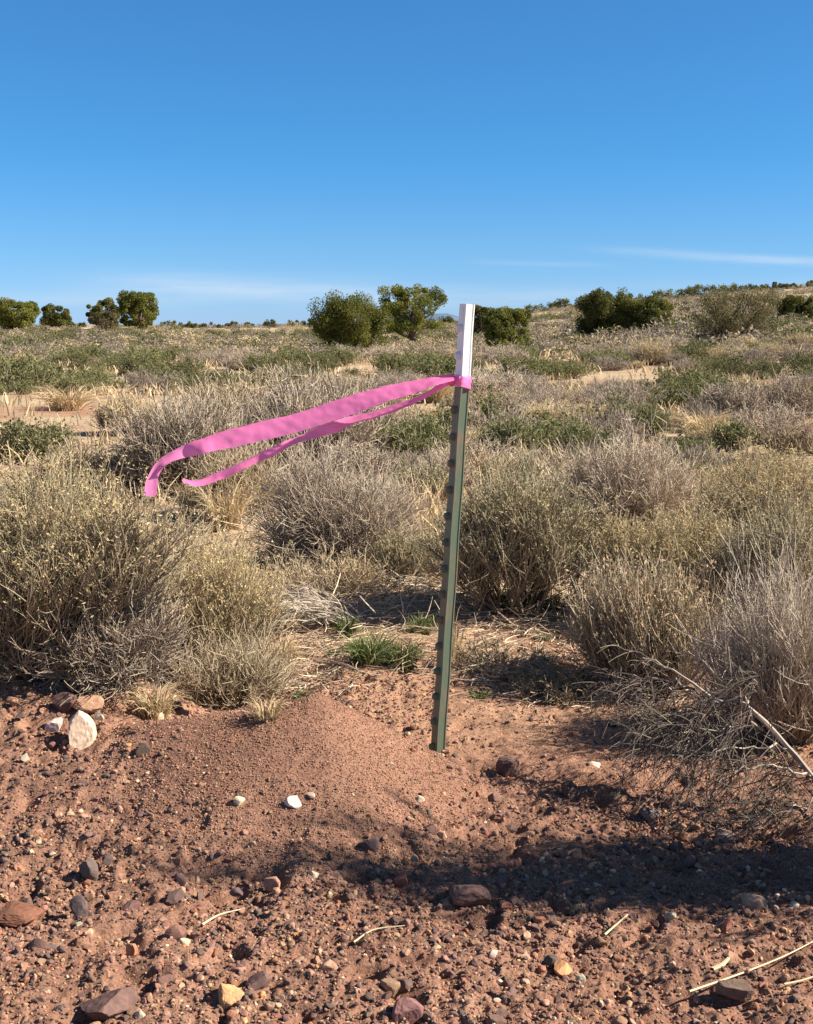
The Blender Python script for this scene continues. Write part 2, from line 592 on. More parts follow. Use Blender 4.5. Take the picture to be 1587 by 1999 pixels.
def extrude_section(a0, a1, rings, mat, name):
    mb = MB()
    A = np.linspace(a0, a1, rings)
    V = np.array([[post_pt(a, d + (0.0006 * math.sin(a * 31)), s) - base for d, s in T_SEC] for a in A])
    k = len(T_SEC)
    idx = np.arange(rings * k).reshape(rings, k); nx = np.roll(idx, -1, 1)
    mb.add(V.reshape(-1, 3), np.stack([idx[:-1], nx[:-1], nx[1:], idx[1:]], -1).reshape(-1, 4), (0.1, 0.1, 0.1))
    me_caps = []
    for ring, sgn in ((0, -1), (rings - 1, 1)):
        c = V[ring]
        order = [(0, 13, 12, 3), (0, 3, 2, 1), (12, 11, 4, 3), (11, 10, 5, 4), (10, 9, 6, 5), (9, 8, 7, 6)]
        fs = np.array([o[::sgn] for o in order]) + 0
        mb.add(c, fs, (0.1, 0.1, 0.1))
    o = mb.build(name, mat, post)
    return o


extrude_section(-0.12, TIP_A, 24, M_GREEN, 'shaft')
tip = extrude_section(TIP_A + 0.0005, P_LEN, 8, M_WHITE, 'painted_tip')
tag(tip, 'white painted top end of the green post')


def stud_mesh(mat):
    mb = MB()
    n = 10
    ang = np.arange(n) * 2 * np.pi / n
    rings = []
    for d, s in ((-0.001, 1.0), (0.006, 0.95), (0.0100, 0.75), (0.0115, 0.3)):
        rings.append(np.stack([np.cos(ang) * 0.0085 * s, np.sin(ang) * 0.0062 * s, np.full(n, d)], -1))
    V = np.array(rings)
    idx = np.arange(4 * n).reshape(4, n); nx = np.roll(idx, -1, 1)
    W3 = V[..., 0:1] * axis + V[..., 1:2] * side + V[..., 2:3] * n_fl
    mb.add(W3.reshape(-1, 3), np.stack([idx[:-1], nx[:-1], nx[1:], idx[1:]], -1).reshape(-1, 4), (0.1, 0.1, 0.1))
    mb.add(W3[3], np.array([[0, i, i + 1] for i in range(1, n - 1)]), (0.1, 0.1, 0.1))
    return mb.mesh('stud', mat, True)


stud_g, stud_w = stud_mesh(M_GREEN), stud_mesh(M_WHITE)
a = P_LEN - 0.048
while a > 0.0:
    o = bpy.data.objects.new('stud', stud_w if a > TIP_A else stud_g)
    COL.objects.link(o); o.parent = post
    o.location = Vector(post_pt(a, 0, 0) - base)
    a -= 0.0537

# ------------------------------------------------------------------ pink flagging tape
m, n, l, p = mat_new('pink_plastic_tape')
p.inputs['Base Color'].default_value = (0.96, 0.26, 0.55, 1)
p.inputs['Roughness'].default_value = 0.27
p.inputs['Specular IOR Level'].default_value = 0.5
tr = n.new('ShaderNodeBsdfTranslucent'); tr.inputs[0].default_value = (1.0, 0.31, 0.60, 1)
ms = n.new('ShaderNodeMixShader'); ms.inputs[0].default_value = 0.5
l.new(p.outputs[0], ms.inputs[1]); l.new(tr.outputs[0], ms.inputs[2]); l.new(ms.outputs[0], n['Material Output'].inputs[0])
geo = n.new('ShaderNodeNewGeometry')
nt = n.new('ShaderNodeTexNoise'); nt.inputs['Scale'].default_value = 55; nt.inputs['Detail'].default_value = 3
l.new(geo.outputs['Position'], nt.inputs['Vector'])
bp = n.new('ShaderNodeBump'); bp.inputs['Strength'].default_value = 0.07; bp.inputs['Distance'].default_value = 0.003
l.new(nt.outputs[0], bp.inputs['Height']); l.new(bp.outputs[0], p.inputs['Normal'])
M_TAPE = m


def smooth_path(pts, K):
    pts = np.asarray(pts, float)
    s = np.concatenate([[0], np.cumsum(np.linalg.norm(np.diff(pts[:, :2], axis=0), axis=1))])
    t = np.linspace(0, s[-1], K)
    out = np.empty((K, pts.shape[1]))
    m_ = np.gradient(pts, s, axis=0)
    for k, x in enumerate(t):
        i = min(max(np.searchsorted(s, x) - 1, 0), len(s) - 2)
        h = s[i + 1] - s[i]; u = (x - s[i]) / h
        out[k] = ((2 * u ** 3 - 3 * u ** 2 + 1) * pts[i] + (u ** 3 - 2 * u ** 2 + u) * h * m_[i]
                  + (-2 * u ** 3 + 3 * u ** 2) * pts[i + 1] + (u ** 3 - u ** 2) * h * m_[i + 1])
    return out


def streamer(pts, full, K=170, across=11, curl=0.003):
    """pts rows: px, py, depth offset, visible width in px, sign of the hidden half's depth"""
    q = smooth_path(pts, K)
    C3 = np.array([at_y(a[0], a[1], POST_Y + a[2]) for a in q])
    T = tangents(C3[None])[0]
    view = unit(C3 - np.array([0, 0, CAM_Z]))
    up = unit(np.cross(view, T))
    scale = np.linalg.norm(C3 - np.array([0, 0, CAM_Z]), axis=1) / F_PX
    vis = np.minimum(q[:, 3] * scale, full * 0.995)
    dep = np.sqrt(np.maximum(full ** 2 - vis ** 2, 0)) * np.clip(q[:, 4], -1, 1)
    v = np.linspace(-0.5, 0.5, across)
    wv = up * vis[:, None] + view * dep[:, None]
    nn = unit(np.cross(T, wv))
    t = np.linspace(0, 1, K)
    tt_, vv_ = t[:, None] + 0 * v[None], v[None] + 0 * t[:, None]
    fold = 0.0017 * vnoise(tt_ * 17 + vv_ * 0.8, vv_ * 1.6 + 3, 15) + 0.0007 * vnoise(tt_ * 41 - vv_ * 2.0, vv_ * 2.6 + 7, 16) + 0.0006 * vnoise(tt_ * 90, vv_ * 6, 17)
    P = C3[:, None] + (nn[:, None] * fold[..., None]) + wv[:, None] * v[None, :, None] + nn[:, None] * (curl * (4 * v ** 2 - 0.5))[None, :, None] * (0.4 + np.sin(t * 17)[:, None, None] ** 2)
    idx = np.arange(K * across).reshape(K, across)
    f = np.stack([idx[:-1, :-1], idx[1:, :-1], idx[1:, 1:], idx[:-1, 1:]], -1).reshape(-1, 4)
    return P.reshape(-1, 3), f


TAPE_A = P_LEN - 0.150
knot = post_pt(TAPE_A - 0.003, 0.013, 0)
tape = empty('flagging_tape', knot, 'bright pink plastic tape tied round the post and blowing out to one side', 'tape')
s1 = [(886, 736, -0.010, 11, 0.5), (860, 740, -0.02, 15, 0.7), (800, 756, -0.03, 28, 0.8), (745, 771, -0.035, 31, 0.8), (700, 785, -0.038, 34, 0.8), (650, 802, -0.041, 35, 0.8), (600, 818, -0.044, 36.5, 0.8), (550, 832, -0.048, 36.5, 0.8), (500, 843, -0.052, 36, 0.8),
      (460, 853, -0.056, 34.5, 0.85), (420, 863, -0.060, 32, 0.9), (390, 871, -0.066, 29, 0.9), (374, 876, -0.06, 27, 0.5), (343, 890, -0.03, 19, -0.5), (314, 907, -0.01, 15, -0.8), (299, 930, 0.0, 19, 0.3), (294, 950, 0.01, 24, 0.6), (290, 968, 0.02, 21, 0.7)]
s2 = [(886, 741, -0.012, 9, -0.3), (850, 759, 0.0, 11, 0.5), (800, 785, 0.03, 14, 0.8), (726, 809, 0.05, 12, 1.0), (690, 819, 0.05, 14, 0.9), (655, 831, 0.03, 23, 0.5), (628, 842, 0.02, 20, -0.3),
      (580, 860, 0.03, 13, -0.8), (540, 877, 0.045, 15, 0.2), (504, 893, 0.06, 16, 0.9), (465, 911, 0.045, 15, 0.9), (428, 927, 0.05, 17, 0.9), (392, 941, 0.03, 13, 0.7), (370, 940, 0.02, 8, 0.6), (357, 935, 0.02, 3, 0.6)]
for pts in (s1, s2):
    mb = MB()
    V, f = streamer(pts, 0.046)
    mb.add(V - knot, f, (0.9, 0.2, 0.5))
    mb.build('streamer', M_TAPE, tape, smooth=True)
# the loop hugging the T section, bunched towards the knot
mb = MB()
hull = [(0.0125, 0.0), (0.0016, 0.0195), (-0.0040, 0.0195), (-0.0260, 0.0056), (-0.0264, -0.0056), (-0.0040, -0.0195), (0.0016, -0.0195)]
K = 56
hp = np.array(hull + hull[:1])
ss = np.concatenate([[0], np.cumsum(np.linalg.norm(np.diff(hp, axis=0), axis=1))])
tt = np.linspace(0, ss[-1], K)
ds = np.stack([np.interp(tt, ss, hp[:, 0]), np.interp(tt, ss, hp[:, 1])], -1)
rows = []
for k in range(K):
    d, s = ds[k]
    away = min(1.0, max(0.0, (0.0125 - d) / 0.040))
    hw = 0.008 + 0.0050 * away ** 0.7
    slope = -0.004 * away
    row = []
    for j in range(7):
        v = j / 6 * 2 - 1
        w = 0.0007 * math.sin(v * 6 + k * 0.25) + 0.0004 * math.sin(k * 0.8)
        row.append(post_pt(TAPE_A + slope + v * hw, d * (1 + 0.03 * math.sin(v * 5)), s + w * (1 if s > 0 else -1)) - knot)
    rows.append(row)
V = np.array(rows)
idx = np.arange(K * 7).reshape(K, 7)
mb.add(V.reshape(-1, 3), np.stack([idx[:-1, :-1], idx[1:, :-1], idx[1:, 1:], idx[:-1, 1:]], -1).reshape(-1, 4), (0.9, 0.2, 0.5))
mb.build('loop', M_TAPE, tape, smooth=True)
# knot: a small crumpled roll
mb = MB()
u = np.linspace(0, 2 * np.pi, 19)[:-1]; v = np.linspace(0.05, np.pi - 0.05, 11)
Ug, Vg = np.meshgrid(u, v, indexing='ij')
rr = 1 + 0.18 * np.sin(3 * Ug + 4 * Vg) + 0.12 * np.sin(5 * Ug - 2 * Vg)
loc = (np.cos(Ug) * np.sin(Vg) * 0.0085 * rr)[..., None] * n_fl + (np.sin(Ug) * np.sin(Vg) * 0.0075 * rr)[..., None] * side + (np.cos(Vg) * 0.0085 * rr)[..., None] * axis
idx = np.arange(Ug.size).reshape(Ug.shape); nx = np.roll(idx, -1, 0)
mb.add(loc.reshape(-1, 3), np.stack([idx[:, :-1], nx[:, :-1], nx[:, 1:], idx[:, 1:]], -1).reshape(-1, 4), (0.9, 0.2, 0.5))
mb.build('knot', M_TAPE, tape, smooth=True)

# ------------------------------------------------------------------ stones
def ico(sub):
    t = (1 + 5 ** 0.5) / 2
    v = [(-1, t, 0), (1, t, 0), (-1, -t, 0), (1, -t, 0), (0, -1, t), (0, 1, t), (0, -1, -t), (0, 1, -t), (t, 0, -1), (t, 0, 1), (-t, 0, -1), (-t, 0, 1)]
    f = [(0, 11, 5), (0, 5, 1), (0, 1, 7), (0, 7, 10), (0, 10, 11), (1, 5, 9), (5, 11, 4), (11, 10, 2), (10, 7, 6), (7, 1, 8), (3, 9, 4), (3, 4, 2), (3, 2, 6), (3, 6, 8), (3, 8, 9), (4, 9, 5), (2, 4, 11), (6, 2, 10), (8, 6, 7), (9, 8, 1)]
    v = [np.array(a, float) / np.linalg.norm(a) for a in v]
    for _ in range(sub):
        cache = {}; nf = []

        def mid(a, b):
            k = (min(a, b), max(a, b))
            if k not in cache:
                p_ = v[a] + v[b]; v.append(p_ / np.linalg.norm(p_)); cache[k] = len(v) - 1
            return cache[k]
        for a, b, c in f:
            x, y, z = mid(a, b), mid(b, c), mid(c, a)
            nf += [(a, x, z), (b, y, x), (c, z, y), (x, y, z)]
        f = nf
    return np.array(v), np.array(f)


ICO = {s: ico(s) for s in (0, 1, 2, 3)}


def stone_shape(rng, sub, flat=0.65, cuts=9):
    """a ball cut by random planes: an angular stone, radius about 1"""
    v, f = ICO[sub]
    v = v.copy()
    for _ in range(cuts):
        nrm = unit(rng.normal(size=3)); d = rng.uniform(0.45, 0.85)
        over = np.maximum(v @ nrm - d, 0)
        v -= over[:, None] * nrm * 0.93
    v *= (1 + (0.04 if sub < 2 else 0.014) * rng.normal(size=(len(v), 1)))
    v *= np.array([rng.uniform(0.8, 1.25), rng.uniform(0.65, 1.0), flat * rng.uniform(0.75, 1.2)])
    return v, f


def rot_batch(rng, n, tilt=0.5):
    a = rng.uniform(0, 2 * np.pi, n); b = rng.normal(size=n) * tilt; c = rng.normal(size=n) * tilt
    ca, sa, cb, sb, cc, sc_ = np.cos(a), np.sin(a), np.cos(b), np.sin(b), np.cos(c), np.sin(c)
    z = np.zeros(n); o = np.ones(n)
    Rz = np.stack([ca, -sa, z, sa, ca, z, z, z, o], -1).reshape(n, 3, 3)
    Rx = np.stack([o, z, z, z, cb, -sb, z, sb, cb], -1).reshape(n, 3, 3)
    Ry = np.stack([cc, z, sc_, z, o, z, -sc_, z, cc], -1).reshape(n, 3, 3)
    return Rz @ Rx @ Ry


SOIL_C = np.array((0.27, 0.15, 0.097))
STONE_C = {'dark': (0.085, 0.062, 0.056), 'plum': (0.15, 0.085, 0.070), 'rust': (0.27, 0.105, 0.058), 'brown': (0.30, 0.165, 0.105),
           'tan': (0.44, 0.27, 0.165), 'orange': (0.55, 0.27, 0.12), 'pale': (0.60, 0.47, 0.32), 'white': (0.62, 0.51, 0.375)}


def stone_colors(rng, n, wts):
    keys = list(wts)
    pr = np.array([wts[k] for k in keys], float); pr /= pr.sum()
    k = rng.choice(len(keys), n, p=pr)
    base_c = np.array([np.array(STONE_C[x]) * 0.74 + SOIL_C * 0.26 for x in keys])[k]
    return np.clip(base_c * (1 + 0.16 * rng.normal(size=(n, 1))) * (1 + 0.05 * rng.normal(size=(n, 3))), 0.02, 0.9), [keys[i] for i in k]


def scatter_stones(mb, rng, xy, size, wts, sub, flat=0.7, sink=0.36):
    n = len(xy)
    shapes = [stone_shape(rng, sub, flat, 5 if sub == 0 else 8) for _ in range(14)]
    which = rng.integers(0, 14, n)
    Rm = rot_batch(rng, n)
    cols, _ = stone_colors(rng, n, wts)
    z = ground_smooth(xy[:, 0], xy[:, 1]) + ground_fine(xy[:, 0], xy[:, 1])
    for w in range(14):
        i = np.nonzero(which == w)[0]
        if not len(i): continue
        v, f = shapes[w]
        V = np.einsum('nij,kj->nki', Rm[i], v) * size[i][:, None, None]
        V[..., 0] += xy[i, 0][:, None]; V[..., 1] += xy[i, 1][:, None]; V[..., 2] += (z[i] + size[i] * flat * (1 - 2 * sink))[:, None]
        F = (f[None] + (np.arange(len(i)) * len(v))[:, None, None]).reshape(-1, 3)
        mb.add(V.reshape(-1, 3), F, np.repeat(cols[i], len(v), 0))


MIX_FG = {'dark': 3.8, 'plum': 4.0, 'rust': 2.4, 'brown': 5.0, 'tan': 2.0, 'orange': 0.55, 'pale': 0.35, 'white': 0.05}
rng = np.random.default_rng(7)


def fan_points(rng, n, y0, y1, spread=0.46, power=1.0):
    y = y0 + (y1 - y0) * rng.random(n) ** power
    return np.stack([(rng.random(n) * 2 - 1) * (spread * y + 0.12), y], -1)


def keep_zone(xy, rng, sparse_sand=0.25):
    """fewer stones on the fine mound and on the sand beside the post"""
    x, y = xy[:, 0], xy[:, 1]
    m_ = np.clip(mound_h(x, y) / 0.10, 0, 1) ** 0.7
    sand = sstep(-0.1, 0.2, x) * sstep(2.05, 2.35, y)
    pr = (1 - m_) * (1 - (1 - sparse_sand) * sand)
    pr *= 0.55 + 0.45 * sstep(-0.5, 0.3, vnoise(x * 5, y * 5, 31) + 0.4 * vnoise(x * 15, y * 15, 32))
    return rng.random(len(xy)) < pr


mb = MB()
xy = fan_points(rng, 38000, 1.05, 3.1, 0.42); xy = xy[keep_zone(xy, rng, 0.12)]
scatter_stones(mb, rng, xy, 0.0022 + 0.0062 * rng.random(len(xy)) ** 2.8, MIX_FG, 1)
xy = fan_points(rng, 95000, 1.05, 3.2, 0.42); xy = xy[keep_zone(xy, rng, 0.35)]
scatter_stones(mb, rng, xy, 0.0013 + 0.0026 * rng.random(len(xy)) ** 1.5, MIX_FG, 0)
tag(mb.build('gravel', M_STONE), 'loose fine red and brown gravel over the soil', 'gravel', kind='stuff')
# even granules of the mound
mb = MB()
n_ = 90000
a = rng.uniform(0, 2 * np.pi, n_); r = 0.56 * np.sqrt(rng.random(n_))
xy = np.stack([MOUND[0] + r * np.cos(a) * 1.12, MOUND[1] + r * np.sin(a) * 1.08], -1)
pr = np.clip(mound_h(xy[:, 0], xy[:, 1]) / 0.02, 0, 1)
xy = xy[rng.random(n_) < pr]
scatter_stones(mb, rng, xy, 0.0008 + 0.0013 * rng.random(len(xy)) ** 1.6, {'brown': 7, 'rust': 2.6, 'tan': 2.6, 'plum': 1.2}, 0, 0.8, 0.2)
tag(mb.build('mound_gravel', M_STONE), 'even fine granules covering the low cone shaped mound', 'gravel', kind='stuff')

# stones one could pick up
# px, py (base), width px, height px, colour, label
NAMED_STONES = [
    (145, 1456, 84, 66, 'pale', 1.12, 'upright pale tan pointed stone, largest light stone on the gravel bank'),
    (168, 1394, 74, 26, 'tan', 1.0, 'long low tan stone lying behind the upright pointed stone'),
    (122, 1386, 50, 30, 'plum', 0.8, 'dark brown stone touching the end of the long low tan stone'),
    (191, 1407, 22, 18, 'white', 1.0, 'small white stone just in front of the long low tan stone'),
    (102, 1427, 34, 22, 'white', 1.0, 'white chip beside the upright pointed stone on its shaded side'),
    (307, 1407, 24, 16, 'pale', 1.1, 'small yellowish stone alone on the bank near the silvery bush'),
    (45, 1486, 22, 14, 'white', 1.0, 'white stone on the bank nearest the edge of the photo'),
    (278, 1476, 30, 22, 'dark', 0.9, 'dark stone at the foot of the mound on the bank side'),
    (466, 1574, 24, 16, 'white', 1.0, 'cream stone on the front slope of the mound'),
    (571, 1578, 36, 18, 'white', 1.0, 'long white stone at the front foot of the mound'),
    (608, 1560, 16, 10, 'white', 1.0, 'tiny white stone just behind the long white stone at the mound foot'),
    (820, 1568, 18, 14, 'pale', 1.0, 'small pale stone below the post at the mound edge'),
    (1160, 1508, 46, 17, 'white', 1.05, 'flat bright white slab on the bare sand'),
    (992, 1512, 48, 32, 'plum', 0.75, 'dark purplish rock on the sand between the post and the white slab'),
    (1116, 1560, 40, 34, 'plum', 0.7, 'dark upright clod on the sand in front of the white slab'),
    (612, 1726, 36, 26, 'pale', 1.0, 'pale wedge shaped stone beside the tip of the shrub shadow'),
    (530, 1738, 34, 26, 'tan', 0.85, 'rounded pinkish stone beside the pale wedge shaped stone'),
    (781, 1728, 30, 20, 'rust', 1.15, 'brick red stone at the edge of the shrub shadow'),
    (915, 1775, 92, 46, 'plum', 0.85, 'largest dark rock lying inside the shrub shadow'),
    (718, 1665, 44, 26, 'dark', 1.0, 'dark rock in the far thin tip of the shrub shadow'),
    (172, 1712, 40, 32, 'dark', 1.2, 'dark grey rock alone on the gravel below the bank'),
    (351, 1728, 24, 22, 'dark', 1.2, 'small round grey stone above the dark rock cluster'),
    (338, 1766, 42, 26, 'dark', 1.0, 'blackish rock in the dark cluster before the mound'),
    (252, 1786, 42, 26, 'plum', 0.9, 'purplish rock in the dark cluster before the mound'),
    (150, 1790, 40, 40, 'dark', 1.1, 'dark banded rock nearest the camera side of the dark cluster'),
    (78, 1864, 46, 30, 'plum', 0.8, 'dark brown rock on the open gravel near the photo edge'),
    (340, 1842, 40, 34, 'plum', 1.0, 'plum coloured rock beside a white chip on open gravel'),
    (358, 1852, 26, 18, 'white', 0.9, 'white chip beside the plum coloured rock'),
    (256, 1862, 26, 22, 'orange', 1.0, 'small round tan orange stone on open gravel'),
    (447, 1966, 56, 40, 'orange', 1.05, 'bright orange rough stone at the bottom edge'),
    (502, 1936, 46, 32, 'plum', 0.8, 'dark plum rock just behind the bright orange stone'),
    (200, 1992, 115, 50, 'plum', 0.85, 'largest brown rock, half buried at the bottom edge'),
    (272, 1992, 26, 18, 'pale', 1.0, 'cream stone beside the largest half buried brown rock'),
    (796, 1994, 64, 46, 'plum', 1.3, 'brown rock cut by the bottom edge below the shadow'),
    (1098, 1900, 40, 18, 'orange', 1.1, 'flat orange chip in front of the shrub shadow'),
    (1134, 1918, 24, 16, 'white', 0.85, 'whitish chip close to the flat orange chip'),
    (1270, 1602, 44, 26, 'dark', 1.6, 'grey weathered rock under the drooping twigs'),
    (1418, 1644, 40, 22, 'dark', 1.7, 'grey lumpy stone beyond the shrub shadow under the twigs'),
    (1166, 1738, 20, 16, 'white', 0.6, 'small bluish white stone inside the shrub shadow'),
    (1310, 1800, 24, 20, 'white', 0.7, 'pale stone at the near border of the shrub shadow'),
    (1475, 1785, 60, 40, 'tan', 0.9, 'rounded tan rock in front of the shrub shadow'),
    (1440, 1955, 74, 32, 'plum', 0.85, 'long dark rock in the near corner by the straw stalks'),
    (840, 1632, 30, 20, 'plum', 0.8, 'brown stone on the lit strip between mound and shadow'),
    (30, 1800, 84, 20, 'rust', 0.8, 'wide flat reddish rock set flush in the gravel'),
]


def add_stone(rng, x, y, wid, hgt, colour, mul, label, group=None, sub=2, dep=None):
    v, f = stone_shape(rng, sub, 1.0, 11)
    v = v - v.min(0); v = v / v.max(0) - 0.5
    dep = wid * rng.uniform(0.65, 1.0) if dep is None else dep
    v = v * np.array([wid, dep, hgt * 1.35])
    if label.startswith('upright pale'):
        v[:, :2] *= (1 - 0.62 * (v[:, 2:] / (hgt * 1.35) + 0.5) ** 1.3)
        v[:, 0] += 0.12 * wid * (v[:, 2] / hgt + 0.5)
    a_ = rng.normal() * 0.25
    v = v @ np.array([[math.cos(a_), math.sin(a_), 0], [-math.sin(a_), math.cos(a_), 0], [0, 0, 1]])
    c = np.clip((np.array(STONE_C[colour]) * 0.85 + SOIL_C * 0.15) * mul * (1 + 0.05 * rng.normal(size=3)), 0.02, 0.9)
    cc = np.clip(c * (1 + 0.05 * rng.normal(size=(len(v), 1))), 0.015, 0.95)
    mb = MB(); mb.add(v, f, cc)
    o = mb.build('stone', M_STONE)
    o.location = (x, y, gz(x, y) + hgt * 0.24)
    return tag(o, label, 'stone', group)


for px, py, wp, hp_, colour, mul, label in NAMED_STONES:
    x, y = place(px, py)
    sc = project(x, y, gz(x, y))[2] / F_PX
    add_stone(rng, x, y + wp * sc * 0.3, wp * sc, hp_ * sc, colour, mul, label, sub=3 if wp > 50 else 2)

WORD = {'dark': 'blackish volcanic', 'plum': 'dark plum brown', 'rust': 'rusty red', 'brown': 'dull brown', 'tan': 'pinkish tan', 'orange': 'orange', 'pale': 'cream', 'white': 'white'}


def region_of_stone(px, py):
    if py < 1640 and px < 480: return 'on the gravel bank', 'bank'
    if py < 1640: return 'on the sand beyond the shadow', 'sand'
    if px > 560 and py < 1640 + 210: return 'in the shrub shadow', 'shadow'
    if px < 560 and py < 1800: return 'before the mound by the dark rocks', 'middle gravel'
    if px < 793: return 'on the nearest gravel', 'near gravel'
    return 'nearer than the shrub shadow', 'near gravel beyond the post'


found = {}
xy = fan_points(rng, 2600, 1.3, 2.95, 0.33)
xy = xy[keep_zone(xy, rng, 0.10)]
cnt = 0
for x, y in xy:
    px, py, dpt = project(x, y, gz(x, y))
    if not (-60 < px < 1650 and 1300 < py < 2060) or cnt >= 250: continue
    if x > -0.1 and y > 2.75: continue
    cnt += 1
    s = 0.010 + 0.017 * rng.random() ** 2.4
    _, k = stone_colors(rng, 1, {'dark': 3.2, 'plum': 6, 'rust': 2.0, 'brown': 5.0, 'tan': 1.5, 'orange': 0.3, 'pale': 0.16})
    where, reg = region_of_stone(px, py)
    o = add_stone(rng, x, y, s, s * rng.uniform(0.45, 0.75), k[0], 1.0, '%s stone %s' % (WORD[k[0]], where), '%s stones %s' % (WORD[k[0]], where), sub=2)
    found.setdefault(o['group'], []).append((s, px, o))


def single_out(found, what):
    """the largest, leftmost and rightmost of a look-alike group get labels of their own"""
    for g, rows in found.items():
        if len(rows) == 1:
            rows[0][2]['label'] = 'the only ' + rows[0][2]['label']
            continue
        rows = sorted(rows, key=lambda q: q[1])
        base_l = rows[0][2]['label']
        big = max(range(len(rows)), key=lambda i: rows[i][0])
        rows[big][2]['label'] = 'largest ' + base_l
        if big != 0: rows[0][2]['label'] = 'leftmost ' + base_l
        if big != len(rows) - 1: rows[-1][2]['label'] = 'rightmost ' + base_l


single_out(found, 'stone')

# ------------------------------------------------------------------ shrubs
GREY0, GREY1 = (0.155, 0.115, 0.085), (0.40, 0.335, 0.265)
KINDS = {
    # bark low, bark high, twig tip, foliage colours
    'rabbitbrush': dict(low=(0.17, 0.12, 0.08), mid=(0.36, 0.285, 0.185), tip=(0.58, 0.49, 0.30), fol=[(0.70, 0.53, 0.285), (0.64, 0.51, 0.275), (0.58, 0.45, 0.24)]),
    'green_rabbitbrush': dict(low=(0.18, 0.13, 0.09), mid=(0.32, 0.255, 0.17), tip=(0.43, 0.37, 0.225), fol=[(0.48, 0.405, 0.225), (0.38, 0.345, 0.175), (0.54, 0.44, 0.255)]),
    'grey': dict(low=(0.15, 0.108, 0.078), mid=(0.39, 0.31, 0.225), tip=(0.56, 0.455, 0.335), fol=[(0.46, 0.385, 0.29)]),
    'tan': dict(low=(0.20, 0.15, 0.105), mid=(0.40, 0.31, 0.20), tip=(0.54, 0.42, 0.26), fol=[(0.56, 0.43, 0.26)]),
    'pale': dict(low=(0.20, 0.155, 0.115), mid=(0.33, 0.265, 0.18), tip=(0.46, 0.385, 0.25), fol=[(0.56, 0.40, 0.24), (0.60, 0.42, 0.25)]),
    'silver': dict(low=(0.19, 0.15, 0.115), mid=(0.42, 0.35, 0.265), tip=(0.60, 0.51, 0.39), fol=[(0.56, 0.47, 0.35)]),
    'green': dict(low=(0.16, 0.12, 0.09), mid=(0.27, 0.235, 0.15), tip=(0.28, 0.27, 0.14), fol=[(0.19, 0.185, 0.068), (0.235, 0.22, 0.09), (0.13, 0.14, 0.05)]),
}


